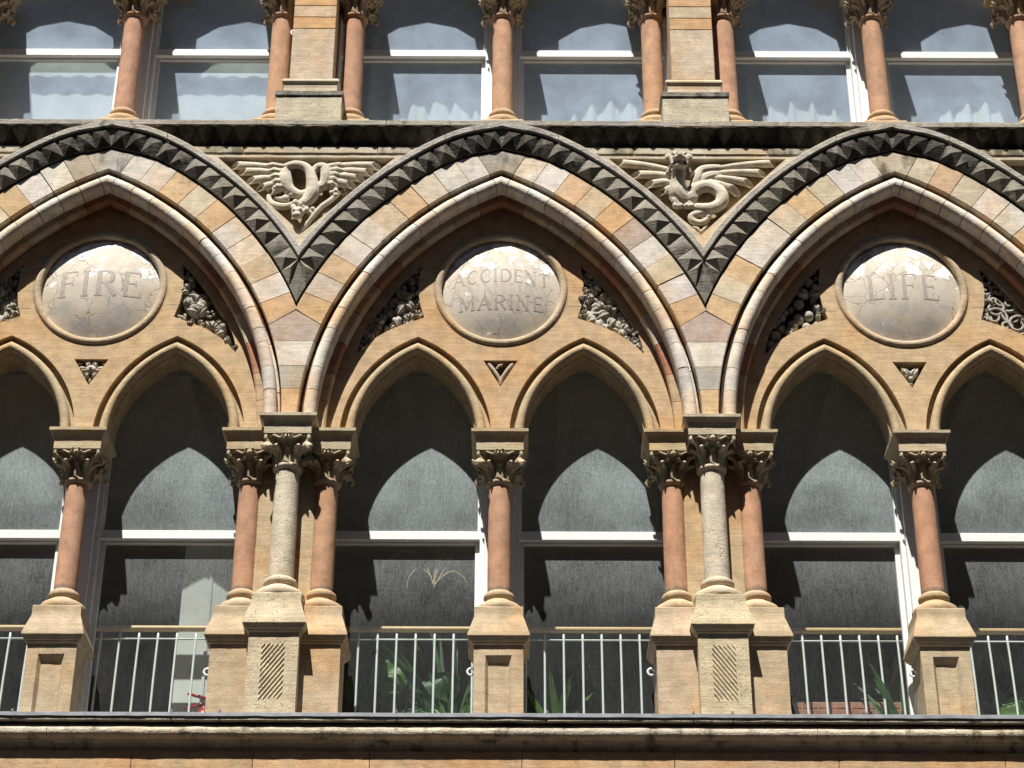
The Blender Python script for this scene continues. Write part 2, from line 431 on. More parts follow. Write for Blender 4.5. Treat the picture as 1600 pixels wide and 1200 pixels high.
def vous_mesh(side, k):
    g = G(); a = D2(ANG[k]); b = D2(ANG[k+1])
    if k == 0: sweep(g, side, VPROF, lambda R: max(a, th_v(R)), b-GJ, 4)
    else: sweep(g, side, VPROF, a+GJ, b-GJ, 4)
    return weather(g.mesh('voussoir'), .0022, .05, side*k)
def key_mesh():
    g = G()
    for s in (-1, 1): sweep(g, s, VPROF, D2(ANG[-1])+GJ, th_apex, 4)
    bm = bmesh.new(); me = g.mesh('keystone'); bm.from_mesh(me); bmesh.ops.remove_doubles(bm, verts=bm.verts, dist=.0005)
    bmesh.ops.recalc_face_normals(bm, faces=bm.faces); bm.to_mesh(me); bm.free(); return me
RANG = [0]+[math.degrees(asin((z-CZ0)/2.47)) for z in ZJ[1:4]]+ANG
def roll_mesh(side, k):
    g = G(); a = D2(RANG[k])+GJ*1.2; b = D2(RANG[k+1])-GJ*1.2 if k+1 < len(RANG) else th_apex
    if k == 0: a = asin((7.487-CZ0)/2.47)
    sweep(g, side, ROLLP, a, b, 4); return weather(g.mesh('roll_moulding'), .0025, .06, side*k+3)
IANG = [0, 6, 12, 19, 26, 33, 40, 47, 54, 60]
def inn_mesh(side, k):
    g = G(); a = D2(IANG[k])+GJ; b = D2(IANG[k+1])-GJ if k+1 < len(IANG) else th_apex
    if k == 0: a = asin((7.43-CZ0)/2.4)
    sweep(g, side, INNP, a, b, 4); return g.mesh('inner_order')
NT = 15
def tooth_mesh(side, k):
    """one dog-tooth pyramid on the chamfer between voussoir and fillet"""
    R0, y0, R1, y1 = 2.802, -.026, 2.963, -.056
    rt_ = random.Random(int(k*7+side*3+50))
    lo, hi = D2(25.6), D2(69.6); d = (hi-lo)/NT
    a = lo+d*k; b = a+d
    def P(R, t, y): return Vector(apt(side, R, min(max(t, th_v(R)), th_apex(R)), y))
    q = [P(R0, a, y0), P(R0, b, y0), P(R1, b, y1), P(R1, a, y1)]
    c = (q[0]+q[1]+q[2]+q[3])/4
    nrm = (Vector(P(R0, (a+b)/2, y0))-Vector((side*CX0, y0, CZ0))).normalized()
    apx = c + (Vector((0, -1, 0))*.95 - nrm*.25).normalized()*.038*rt_.uniform(.75, 1.08) + Vector((rt_.uniform(-.012, .012), 0, rt_.uniform(-.010, .010)))
    back = [P(R0, a, .03), P(R0, b, .03), P(R1, b, .03), P(R1, a, .03)]
    v = q+[apx]+back
    f = [(0, 1, 4), (1, 2, 4), (2, 3, 4), (3, 0, 4), (5, 8, 7, 6), (0, 5, 6, 1), (2, 7, 8, 3), (1, 6, 7, 2), (3, 8, 5, 0)]
    g = G(); g.add(v, f); return weather(g.mesh('dogtooth'), .0035, .05, k*1.3+side)
def chamfer_mesh():
    g = G(); prof = [(2.800, -.022), (2.967, -.052), (2.967, .06), (2.800, .06)]
    for s in (-1, 1): sweep(g, s, prof, lambda R: th_v(R), th_apex, 28)
    return g.mesh('chamfer')
def fillet_mesh(s, k):
    ed = [0, .24, .5, .76, 1.0]; g = G()
    def T(u): return lambda R: th_v(R)+(th_apex(R)-th_v(R))*u
    sweep(g, s, FILP, T(ed[k]+.0012*(k > 0)), T(ed[k+1]-.0012*(k < 3)), 8); return weather(g.mesh('hood_fillet'), .003, .05, k)

W_, C_, O_, M_, S_ = WHITE, CREAM, ORANGE, MAUVE, STAINC
SEQ = {  # from the V up to the crown, for left half and right half of each arch
 ('FIRE', -1): [O_, C_, W_, O_, W_, C_, O_, W_, W_, GREYC], ('FIRE', 1): [O_, W_, C_, W_, W_, O_, C_, O_, W_, W_],
 ('ACCIDENT', -1): [O_, C_, O_, W_, W_, C_, O_, C_, W_, W_], ('ACCIDENT', 1): [O_, W_, C_, W_, M_, O_, C_, O_, W_, W_],
 ('LIFE', -1): [O_, C_, O_, W_, W_, C_, O_, C_, W_, W_], ('LIFE', 1): [O_, C_, W_, W_, O_, W_, W_, C_, O_, C_]}
KEYS = {'FIRE': (GREYC, .45), 'ACCIDENT': (KEYC, .4), 'LIFE': (STAINC, .5)}
PIERSEQ = [ORANGE, GREYC, WHITE, MAUVE]
rnd = random.Random(5)
for bx, bn in zip(BAYS, BN):
    A = empty('pointed_arch', (bx, 0, 0))
    tag(A, f'great striped pointed arch framing the {bn} roundel, with dark dogtooth hood', 'arch', 'great pointed arches')
    for s in (-1, 1):
        seq = SEQ[(bn, s)]
        for k in range(10):
            top = k >= 8
            ob('voussoir', cached(('v', s, k), lambda: vous_mesh(s, k)), M_ST, A, jit(seq[k], rnd, .07), .36 if top else rnd.choice([.1, .2, .28, .36]), loc=(rnd.uniform(-.0015, .0015), rnd.uniform(-.004, .003), rnd.uniform(-.0015, .0015)))
        rseq = [tuple(.45*c[q]+.55*WHITE[q]*1.08 for q in range(3)) for c in PIERSEQ+seq+[W_]]
        for k in range(len(RANG)):
            ob('roll_moulding', cached(('r', s, k), lambda: roll_mesh(s, k)), M_ST, A, jit(rseq[min(k, 14)], rnd, .06), .32 if k in (5, 6, 11, 12) else .2, loc=(0, rnd.uniform(-.003, .003), 0))
        iseq = [BUFF, BUFF, DEEPRED, CREAM, BUFF, DEEPRED, BUFF, CREAM, BUFF, DEEPRED]
        for k in range(len(IANG)):
            ob('inner_order', cached(('i', s, k), lambda: inn_mesh(s, k)), M_ST, A, jit(iseq[k], rnd, .08), .15)
        for k in range(NT):
            ob('dogtooth', cached(('t', s, k), lambda: tooth_mesh(s, k)), M_SOOT, A, jit(DARK if k < 10 else (.19, .175, .145), rnd, .16), .28+.06*max(0, k-6))  # teeth darken towards the crown: soot, plus shade put into the colour
        for k in range(4):
            ob('hood_fillet', cached(('f', s, k), lambda: fillet_mesh(s, k)), M_SOOT, A, jit((.40, .37, .32), rnd, .05), .3+.1*(k == 3))
    kc, ks = KEYS[bn]
    ob('keystone', cached('key', key_mesh), M_ST, A, kc, ks)
    ob('chamfer', cached('cham', chamfer_mesh), M_SOOT, A, (.20, .185, .15), .4)
    # backing so that joints read as dark mortar lines
    def back():
        g = G()
        for s in (-1, 1):
            sweep(g, s, [(R_IN+.004, .02), (R_OUT+.012, .02), (R_OUT+.012, .12), (R_IN+.004, .12)], lambda R: th_v(R), th_apex, 24)
            sweep(g, s, [(2.38, .157), (R_IN+.02, .155), (R_IN+.02, .24), (2.38, .24)], 0, th_apex, 30)
        return g.mesh('mortar_bed')
    ob('mortar_bed', cached('bk', back), M_JOINT, A)

# springer blocks shared by two arches above each front colonnette
def spr_mesh(k):
    z0 = ZJ[k]+(.002 if k else .001); z1 = ZJ[k+1]-.002; n = 6; v = []; f = []
    for i in range(n+1):
        z = z0+(z1-z0)*i/n
        h = 1.6-(CX0+sqrt(R_IN**2-(z-CZ0)**2))
        zz = z
        row = [(-h, .1), (-h, -.01+c_), (-h+c_, -.01), (h-c_, -.01), (h, -.01+c_), (h, .1)]
        for x, y in row: v.append((x, y, zz))
    m = 6
    for i in range(n):
        for q in range(m): f.append((i*m+q, i*m+(q+1) % m, (i+1)*m+(q+1) % m, (i+1)*m+q))
    if k == 3:      # the top course ends in a low gable under the V
        zt = .132
        for q, (x, y) in enumerate([(-h, .1), (-h, -.01+c_), (-h+c_, -.01), (h-c_, -.01), (h, -.01+c_), (h, .1)]):
            pass
        b = n*m; cf = len(v); v.append((0, -.01, z1+zt)); v.append((0, .1, z1+zt))
        f += [(b+2, b+3, cf), (b+1, b+2, cf), (b+3, b+4, cf), (b+0, b+1, cf, cf+1), (b+4, b+5, cf+1, cf), (b+5, b+0, cf+1)]
    else: f.append(tuple(n*m+q for q in range(m)))
    f.append(tuple(range(m)))
    g = G(); g.add(v, f); return weather(g.mesh('springer_block'), .002, .05, k)
PIERS = (-4.8, -1.6, 1.6, 4.8)
PWHERE = {-4.8: 'at the outer end beyond the FIRE roundel', -1.6: 'between the FIRE and ACCIDENT roundels',
          1.6: 'between the ACCIDENT and LIFE roundels', 4.8: 'at the outer end beyond the LIFE roundel'}
for px in PIERS:
    S = empty('arch_springer', (px, 0, 0)); tag(S, f'banded orange and white springer stack {PWHERE[px]}', 'springer', 'arch springers')
    for k in range(4):
        ob('springer_block', cached(('sp', k), lambda: spr_mesh(k)), M_ST, S, jit(PIERSEQ[k], rnd, .04), .12)

# ------------------------------------------------------------------ tympanum tracery
SC, SR, SZ = .652, .969, 7.421        # small arch: bay offset, radius of groove, springing height
SO = .386                             # centre offset
def sub_outline(cx, R, n=18, z0=None):
    """pointed small-arch outline from left foot over apex to right foot"""
    pts = []; c = SO; ta = acos(c/R)
    for i in range(n+1):
        t = ta*i/n; pts.append((cx-(R*cos(t)-c), SZ+R*sin(t)))
    r = [(2*cx-x, z) for x, z in pts[::-1][1:]]
    return pts+r
FOL = [(-.639, 8.977), (-.655, 8.86), (-.661, 8.742), (-.642, 8.61), (-.607, 8.486), (-.713, 8.446), (-.81, 8.405), (-.899, 8.358), (-.997, 8.291), (-1.07, 8.22), (-1.126, 8.153), (-1.108, 8.26), (-1.074, 8.365), (-1.005, 8.49), (-.928, 8.604), (-.798, 8.797), (-.72, 8.89)]
TRI = [(-.135, 8.094), (.135, 8.094), (0, 7.86)]
MZ, MR = 8.757, .533
def flat2d(name, outer, holes, y0, y1, bev=0.0):
    """a slab in the XZ plane with holes, from y0 (front) to y1"""
    cu = bpy.data.curves.new('tmpc', 'CURVE'); cu.dimensions = '2D'; cu.fill_mode = 'BOTH'; cu.extrude = (y1-y0)/2
    for poly in [outer]+holes:
        sp = cu.splines.new('POLY'); sp.points.add(len(poly)-1); sp.use_cyclic_u = True
        for p, (x, z) in zip(sp.points, poly): p.co = (x, z, 0, 1)
    o = bpy.data.objects.new('tmpc', cu); COL.objects.link(o)
    dg = bpy.context.evaluated_depsgraph_get(); dg.update()
    me = bpy.data.meshes.new_from_object(o.evaluated_get(dg)); bpy.data.objects.remove(o)
    ym = (y0+y1)/2
    for q in me.vertices: q.co = (q.co.x, ym-q.co.z, q.co.y)
    bm = bmesh.new(); bm.from_mesh(me); bmesh.ops.remove_doubles(bm, verts=bm.verts, dist=1e-5)
    bmesh.ops.recalc_face_normals(bm, faces=bm.faces); bm.to_mesh(me); bm.free(); me.name = name
    for p in me.polygons: p.use_smooth = False
    return me
def circ(r, cz, n=72): return [(r*cos(2*pi*k/n), cz+r*sin(2*pi*k/n)) for k in range(n)]
def tymp_mesh():
    R = 2.37; out = []
    ta = acos(-CX0/R)
    arc = [(CX0+R*cos(ta*i/40), CZ0+R*sin(ta*i/40)) for i in range(41)]     # right foot to crown
    lx = CX0+R
    right = [(lx, SZ)]+arc
    left = [(-x, z) for x, z in right[::-1][1:]]
    # the two small arches bite the lower edge: walk along the foot from left to right
    L = sub_outline(-SC, SR); Rr = sub_outline(SC, SR)
    foot = [(-SC-(SR-SO), SZ)]+L[1:-1]+[(-SC+(SR-SO), SZ), (SC-(SR-SO), SZ)]+Rr[1:-1]+[(SC+(SR-SO), SZ)]
    outer = right+left+foot
    holes = [circ(MR, MZ), FOL, [(-x, z) for x, z in FOL[::-1]], TRI]
    return flat2d('face', outer, holes, .18, .30)
def subroll_mesh(cx):
    """roll + groove + deep soffit of one small arch, swept"""
    # profile in (R, y): groove side, groove floor, roll, soffit, back
    prof = [(SR+.002, .30), (SR+.002, .235), (.935, .235), (.928, .225)]
    rc, ry, rr = .892, .212, .036
    prof += [(rc+rr*cos(a), ry-rr*sin(a)) for a in [radians(-20+k*22) for k in range(10)]]
    prof += [(.856, .25), (.846, .255), (.846, .45), (SR+.002, .45)]
    m = len(prof); v = []; f = []; n = 16; rows = 0
    for side in (-1, 1):
        base = len(v)
        for i in range(n+1):
            for R, y in prof:
                ta = acos(SO/R); t = ta*i/n
                v.append((cx+side*(R*cos(t)-SO), y, SZ+R*sin(t)))
        for i in range(n):
            for k in range(m): f.append((base+i*m+k, base+i*m+(k+1) % m, base+(i+1)*m+(k+1) % m, base+(i+1)*m+k))
    bm = bmesh.new(); me = newmesh('small_arch', v, f, recalc=False); bm.from_mesh(me)
    bmesh.ops.remove_doubles(bm, verts=bm.verts, dist=.0004); bmesh.ops.recalc_face_normals(bm, faces=bm.faces); bm.to_mesh(me); bm.free()
    me.shade_smooth(); me.set_sharp_from_angle(angle=radians(35)); return me
def tback_mesh():
    R = 2.42; ta = acos(-CX0/R); arc = [(CX0+R*cos(ta*i/30), CZ0+R*sin(ta*i/30)) for i in range(31)]
    right = [(1.6, SZ), (1.6, 7.6)]+[p for p in arc if p[1] > 7.6]
    left = [(-x, z) for x, z in right[::-1][1:]]
    L = sub_outline(-SC, SR+.001); Rr = sub_outline(SC, SR+.001)
    foot = [(-SC-(SR-SO), SZ)]+L[1:-1]+[(-SC+(SR-SO), SZ), (SC-(SR-SO), SZ)]+Rr[1:-1]+[(SC+(SR-SO), SZ)]
    return flat2d('backing', right+left+foot, [], .285, .449)
def inpoly(p, poly):
    x, z = p; c = False; n = len(poly)
    for i in range(n):
        x0, z0 = poly[i]; x1, z1 = poly[(i+1) % n]
        if (z0 > z) != (z1 > z) and x < (x1-x0)*(z-z0)/(z1-z0)+x0: c = not c
    return c
def edist(p, poly):
    best = 9; P_ = Vector(p); n = len(poly)
    for i in range(n):
        a = Vector(poly[i]); b = Vector(poly[(i+1) % n]); d = b-a
        t = max(0, min(1, (P_-a).dot(d)/max(d.length_squared, 1e-9))); best = min(best, (a+d*t-P_).length)
    return best
def rz(a):  # rotation in the wall plane
    return Matrix(((cos(a), 0, -sin(a)), (0, 1, 0), (sin(a), 0, cos(a))))
def leaf_lump(g, x, z, y, L, W, a, th=.02, tilt=0.0):
    """one fat carved leaf blade with pointed tip, cupped along its midrib"""
    n = 6; R = rz(a); v = []; f = []
    for i in range(n+1):
        u = i/n; wdt = W*sin(pi*min(1, .12+u*.88))**.8*(1 if u < 1 else 0)+.001
        arch = -th*sin(pi*u)*1.3+tilt*u
        for s, dy in ((-1, th*.1), (-.5, -th*.75), (0, -th*.35), (.5, -th*.75), (1, th*.1)):
            p = R @ Vector((u*L, 0, s*wdt)); v.append((x+p.x, y+arch+dy, z+p.z))
    m = 5
    for i in range(n):
        for k in range(m-1): f.append((i*m+k, i*m+k+1, (i+1)*m+k+1, (i+1)*m+k))
    b = len(v)
    for i in range(n+1):
        for k in (0, 4): q = v[i*m+k]; v.append((q[0], y+.03, q[2]))
    for i in range(n):
        f.append((i*m, (i+1)*m, b+(i+1)*2, b+i*2)); f.append((i*m+4, b+i*2+1, b+(i+1)*2+1, (i+1)*m+4))
    f.append(tuple(range(m))+(b+1, b))
    g.add(v, f)
def foliage_mesh(poly, seed, style, y=.235, dens=.078):
    r = random.Random(seed); g = G(); pts = []
    xs = [p[0] for p in poly]; zs = [p[1] for p in poly]
    for _ in range(4000):
        p = (r.uniform(min(xs), max(xs)), r.uniform(min(zs), max(zs)))
        if not inpoly(p, poly): continue
        e = edist(p, poly)
        if e < .012: continue
        if any((p[0]-q[0])**2+(p[1]-q[1])**2 < dens**2 for q in pts): continue
        pts.append(p)
    for x, z in pts:
        e = min(.105, edist((x, z), poly)+.03); yy = y+r.uniform(-.012, .012)
        k = r.random()
        if style == 'fruit' and k < .62:
            g.ball((x, yy-.012, z), min(.045, e*.8), (1, .95, 1.08), None, 2); g.ball((x+.008, yy-.045, z-.012), .009, sub=1)
        elif style == 'scroll' and k < .7:
            a0 = r.uniform(0, 6.28); d = r.choice((-1, 1)); pp = []; R0 = e*.95
            for i in range(15):
                t = i/14; rr = R0*(1-t*.75); pp.append((x+rr*cos(a0+d*t*7), yy-.02-.012*t, z+rr*sin(a0+d*t*7)))
            g.tube(pp, [.014*(1-.3*i/14) for i in range(15)], 6)
        elif style == 'vine' and k < .22:
            for i in range(7): g.ball((x+r.uniform(-.028, .028), yy-.018+r.uniform(-.008, .008), z+r.uniform(-.03, .03)), .014, sub=1)
        elif style == 'bloom' and k < .3:
            g.ball((x, yy-.03, z), .018, sub=2)
            for i in range(5):
                a = i*1.2566+r.random(); leaf_lump(g, x+.008*cos(a), z+.008*sin(a), yy-.01, e*.95, e*.36, a, .018)
        else:
            m = r.choice((3, 4, 5)) if style != 'fruit' else 2; a0 = r.uniform(0, 6.28)
            for i in range(m):
                a = a0+i*(2.4/m if style == 'vine' else 6.283/m)+r.uniform(-.2, .2)
                leaf_lump(g, x, z, yy+r.uniform(-.02, .008), e*r.uniform(.85, 1.2), e*r.uniform(.3, .42), a, .022, r.uniform(-.02, .012))
    # a stem winding through
    return g.mesh('carved_foliage', recalc=True, autosmooth=60)
def tri_mesh(seed, kind):
    g = G(); y = .225
    if kind == 'rose':
        g.ball((0, y-.02, 8.01), .04, (1.1, .8, 1)); g.ball((0, y-.055, 8.01), .013)
        for i in range(6):
            a = i*1.047; leaf_lump(g, .03*cos(a), 8.01+.03*sin(a), y-.01, .05, .02, a, .015)
        for s in (-1, 1):
            for k in range(4): g.ball((s*(.10-.025*k), y-.01, 8.07-.04*k), .02, (1.3, .8, .8))
        g.ball((0, y, 7.92), .022, (.8, 1, 1.4))
    elif kind == 'twig':
        for s in (-1, 1): g.tube([(s*.095, y-.02, 8.075), (s*.055, y-.025, 8.02), (s*.012, y-.02, 7.95), (0, y-.01, 7.90)], [.017, .016, .015, .012], 8)
        g.tube([(-.03, y-.02, 8.03), (-.01, y-.03, 8.055), (.015, y-.03, 8.06)], [.010, .012, .011], 7)
    else:
        for a, L in ((2.2, .11), (.9, .11), (1.57, .06), (2.9, .06), (.3, .06)): leaf_lump(g, 0, 7.965, y-.01, L, L*.24, a, .018)
        g.ball((0, y-.02, 7.95), .025); g.ball((0, y-.012, 7.91), .017)
    return g.mesh('carved_triangle', autosmooth=60)
STYLES = {'FIRE': ('bloom', 'vine'), 'ACCIDENT': ('leaf', 'bloom'), 'LIFE': ('fruit', 'scroll')}
for i, (bx, bn) in enumerate(zip(BAYS, BN)):
    T = empty('tympanum', (bx, .032, .018)); tag(T, f'buff sandstone tracery slab around the {bn} roundel with two small arches', 'tracery', 'tracery slabs')
    ob('face', cached('tymp', tymp_mesh), M_ST, T, jit(BUFF, rnd, .02), .10)
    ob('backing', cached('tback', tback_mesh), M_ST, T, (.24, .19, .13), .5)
    for s in (-1, 1): ob('small_arch', cached(('sub', s), lambda: subroll_mesh(s*SC)), M_ST, T, (.46, .36, .225), .22)
    L = [(x, z) for x, z in FOL]; Rr = [(-x, z) for x, z in FOL[::-1]]
    for s, poly, st in ((-1, L, STYLES[bn][0]), (1, Rr, STYLES[bn][1])):
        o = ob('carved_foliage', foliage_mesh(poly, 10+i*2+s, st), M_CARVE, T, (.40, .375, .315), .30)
        o['label'] = {'bloom': 'carved flowers and leaves in a dark recess', 'vine': 'carved vine leaves and grapes in a dark recess', 'leaf': 'carved broad leaves in a dark recess',
                      'fruit': 'carved round fruits in a dark recess', 'scroll': 'carved curling scrolls in a dark recess'}[st]
    ob('carved_triangle', tri_mesh(i, ('rose', 'twig', 'leaf')[i]), M_CARVE, T, (.44, .40, .33), .2)
    # pale mortar joints of the slab
    g = G(); yj = .1785
    for x0, x1, z0, z1 in ((-.002, .002, 8.10, 8.215), (-.002, .002, SZ, 7.855), (.54, .63, 8.60, 8.603), (-.615, -.53, 8.56, 8.563)):
        g.box(x0, x1, yj, .19, z0, z1)
    ob('mortar_joint', g.mesh('mortar_joint'), M_MORTAR, T)

# ------------------------------------------------------------------ roundels with lettering
DR_, DH = .474, .092
def dome_y(x, z):
    r2 = (x*x+z*z)/(DR_*DR_); return .212-DH*(1-min(1, r2))
def dome_mesh():
    rings = 22; seg = 72; v = [(0, dome_y(0, 0), 0)]; f = []
    for i in range(1, rings+1):
        r = DR_*i/rings
        for k in range(seg): a = 2*pi*k/seg; v.append((r*cos(a), dome_y(r*cos(a), r*sin(a)), r*sin(a)))
    for k in range(seg): f.append((0, 1+k, 1+(k+1) % seg))
    for i in range(rings-1):
        for k in range(seg): f.append((1+i*seg+k, 1+(i+1)*seg+k, 1+(i+1)*seg+(k+1) % seg, 1+i*seg+(k+1) % seg))
    return newmesh('dome', v, f, smooth=True)
def rim_mesh():
    prof = [(.548, .30), (.548, .185), (.540, .178), (.532, .19)]
    prof += [(.502+.030*cos(a), .186-.026*sin(a)) for a in [radians(10+k*20) for k in range(9)]]
    prof += [(.470, .215), (.470, .30)]
    seg = 72; v = []; f = []; m = len(prof)
    for k in range(seg):
        a = 2*pi*k/seg
        for r, y in prof: v.append((r*cos(a), y, r*sin(a)))
    for k in range(seg):
        for j in range(m-1): f.append((k*m+j, k*m+j+1, ((k+1) % seg)*m+j+1, ((k+1) % seg)*m+j))
    return newmesh('rim', v, f, autosmooth=50)
# serif capitals as strokes: (x0,z0,x1,z1,width) in a unit-high box; thick stems .15, thin .055
TK, TN = .155, .05
def arc(cx, cz, rx, rz_, a0, a1, w0, w1, n=12):
    o = []; 
    for i in range(n):
        t0 = radians(a0+(a1-a0)*i/n); t1 = radians(a0+(a1-a0)*(i+1)/n)
        wm = w0+(w1-w0)*sin(pi*(i+.5)/n)
        o.append((cx+rx*cos(t0), cz+rz_*sin(t0), cx+rx*cos(t1), cz+rz_*sin(t1), wm))
    return o
def serif(x, z, w=.26): return [(x-w/2, z, x+w/2, z, .05)]
LET = {
 'I': (.30, [(.15, 0, .15, 1, TK)]+serif(.15, 0)+serif(.15, 1)),
 'L': (.62, [(.15, 0, .15, 1, TK), (.1, .02, .6, .02, TN), (.6, 0, .6, .2, TN)]+serif(.15, 1)),
 'F': (.62, [(.15, 0, .15, 1, TK), (.1, .98, .6, .98, TN), (.6, 1, .6, .8, TN), (.15, .52, .48, .52, TN), (.48, .62, .48, .42, TN)]+serif(.15, 0)),
 'E': (.66, [(.15, 0, .15, 1, TK), (.1, .98, .6, .98, TN), (.6, 1, .6, .82, TN), (.15, .52, .48, .52, TN), (.48, .62, .48, .42, TN), (.1, .02, .64, .02, TN), (.64, 0, .64, .2, TN)]),
 'R': (.74, [(.15, 0, .15, 1, TK)]+serif(.15, 0)+[(.1, .98, .38, .98, TN), (.15, .5, .38, .5, TN)]+arc(.38, .74, .22, .24, 90, -90, .06, .15)+[(.36, .5, .72, .0, .13)]),
 'A': (.84, [(.42, 1, .08, 0, TN), (.42, 1, .76, 0, TK), (.2, .34, .62, .34, TN)]+serif(.08, 0, .22)+serif(.76, 0, .24)),
 'C': (.78, arc(.44, .5, .36, .5, 50, 310, .05, .17, 20)+[(.68, .98, .68, .74, TN)]),
 'D': (.82, [(.15, 0, .15, 1, TK), (.1, .98, .38, .98, TN), (.1, .02, .38, .02, TN)]+arc(.38, .5, .40, .48, 90, -90, .06, .17, 16)),
 'N': (.86, [(.14, 0, .14, 1, TN), (.14, 1, .72, 0, TK), (.72, 0, .72, 1, TN)]+serif(.14, 0)+serif(.1, 1)+serif(.72, 1)),
 'T': (.74, [(.37, 0, .37, 1, TK), (.05, .98, .69, .98, TN), (.05, 1, .05, .8, TN), (.69, 1, .69, .8, TN)]+serif(.37, 0)),
 'U': (.82, [(.16, 1, .16, .34, TK), (.66, 1, .66, .34, TN)]+arc(.41, .34, .25, .33, 180, 360, .13, .09)+serif(.16, 1)+serif(.66, 1)),
 'Y': (.78, [(.39, 0, .39, .48, TK), (.39, .48, .08, 1, TK*.9), (.39, .48, .7, 1, TN)]+serif(.39, 0)+serif(.08, 1, .24)+serif(.7, 1, .22)),
 'M': (1.0, [(.14, 0, .14, 1, TN), (.14, 1, .5, .1, TK), (.5, .1, .86, 1, TN), (.86, 0, .86, 1, TK)]+serif(.14, 0)+serif(.86, 0)),
}
def text_mesh(text, x0, x1, zb, h, lift=.0016, arch=0.0):
    """lettering laid on the dome: text fits x0..x1, baseline zb, height h"""
    sp = .16; tot = sum(LET[c][0] for c in text)+sp*(len(text)-1); sx = (x1-x0)/tot
    v = []; f = []; x = x0
    for c in text:
        wd, st = LET[c]
        for a0, b0, a1, b1, wd_ in st:
            p0 = Vector((x+a0*sx, zb+b0*h)); p1 = Vector((x+a1*sx, zb+b1*h)); d = p1-p0
            if d.length < 1e-5: continue
            nn = Vector((-d.y, d.x)).normalized()*wd_*min(sx, h)*.5
            n = max(1, int(d.length/.02))
            b = len(v)
            for i in range(n+1):
                q = p0+d*(i/n)
                for s in (-1, 1):
                    e = q+nn*s; zz = e.y+arch*(e.x/.4)**2
                    v.append((e.x, dome_y(e.x, zz)-lift, zz))
            for i in range(n): f.append((b+2*i, b+2*i+1, b+2*i+3, b+2*i+2))
        x += (wd+sp)*sx
    me = newmesh('lettering', v, f, recalc=False)
    bm = bmesh.new(); bm.from_mesh(me)
    for q in bm.faces:
        q.normal_update()
        if q.normal.y > 0: q.normal_flip()
    bm.to_mesh(me); bm.free(); return me
TXT = {'FIRE': [('FIRE', -.33, .33, -.105, .235, M_LETTER, 0)], 'LIFE': [('LIFE', -.285, .285, -.11, .235, M_LETTER, 0)],
       'ACCIDENT': [('ACCIDENT', -.385, .385, .035, .125, M_LETTER, -.03), ('ANNUITY', -.415, .415, -.135, .15, M_GHOST, -.012), ('MARINE', -.335, .335, -.215, .125, M_LETTER, 0)]}
for bx, bn in zip(BAYS, BN):
    Rd = empty('roundel', (bx, .032, MZ+.018))
    tag(Rd, {'FIRE': 'cracked domed roundel reading FIRE', 'LIFE': 'cracked domed roundel reading LIFE', 'ACCIDENT': 'cracked domed roundel reading ACCIDENT over MARINE'}[bn], 'roundel', 'lettered roundels')
    dm = ob('dome', cached('dome', dome_mesh), M_DOME, Rd)
    ob('rim', cached('rim', rim_mesh), M_ST, Rd, (.48, .385, .265), .28)
    for q, (t, a, b, zb, h, mt, ar) in enumerate(TXT[bn]):
        ob('lettering', text_mesh(t, a, b, zb, h, .0016 if mt is M_LETTER else .001, ar), mt, dm)

# ------------------------------------------------------------------ spandrels and their dragons
def spandrel_mesh(part):
    # bounded below by the hood fillets, above by the string course
    pts = []
    R = 2.99
    def xz(z): return 1.6-(CX0+sqrt(R*R-(z-CZ0)**2))          # half width at height z
    zs = [8.87+i*(9.95-8.87)/16 for i in range(17)]
    right = [(max(.0, xz(z)), z) for z in zs]
    outer = right+[(-x, z) for x, z in right[::-1]]
    rec = [(-.725, 9.885), (.725, 9.885), (.0, 9.135)]
    if part == 'frame': return flat2d('panel_frame', outer, [rec], -.045, .05)
    return flat2d('panel_back', [(-.8, 9.93), (.8, 9.93), (0, 9.05)], [], .035, .09)
def bez(pts, n):
    """Catmull-Rom through (x,z,y,r)"""
    o = []; P_ = [pts[0]]+list(pts)+[pts[-1]]
    for i in range(1, len(P_)-2):
        for k in range(n):
            t = k/n; q = []
            for a, b, c, d in zip(P_[i-1], P_[i], P_[i+1], P_[i+2]):
                q.append(.5*((2*b)+(-a+c)*t+(2*a-5*b+4*c-d)*t*t+(-a+3*b-3*c+d)*t**3))
            o.append(q)
    o.append(list(pts[-1])); return o
def chain(g, pts, n=5, seg=10, flat=.9):
    q = bez(pts, n); g.tube([(x, y, z) for x, z, y, r in q], [r for x, z, y, r in q], seg, flat)
    g.ball((q[0][0], q[0][2], q[0][1]), q[0][3]*.98, sub=1); g.ball((q[-1][0], q[-1][2], q[-1][1]), q[-1][3]*.98, sub=1)
def feather(g, x0, z0, x1, z1, r0, r1, y0=-.005, y1=-.012):
    """a hollow quill: open mouthed tube towards the panel's edge"""
    d = Vector((x1-x0, y1-y0, z1-z0)); L = d.length; t = d/L; e1 = t.cross(Vector((0, 1, 0))).normalized(); e2 = t.cross(e1)
    rings = [(0, r0), (L*.33, r0+(r1-r0)*.33), (L*.66, r0+(r1-r0)*.66), (L*.93, r1*1.08), (L, r1*1.12), (L, r1*.78), (L-.09, r1*.62)]
    v = []; f = []; sg = 12
    for q, r in rings:
        for k in range(sg):
            a = 2*pi*k/sg; off = e1*r*cos(a)+e2*r*sin(a); v.append(Vector((x0, y0-.02*sin(pi*min(1, q/L)), z0))+t*(q+(1.1*off.y if q > L*.5 else 0))+off)
    for i in range(len(rings)-1):
        for k in range(sg): f.append((i*sg+k, i*sg+(k+1) % sg, (i+1)*sg+(k+1) % sg, (i+1)*sg+k))
    f.append(tuple(range(sg))[::-1]); f.append(tuple((len(rings)-1)*sg+k for k in range(sg))); g.add(v, f)
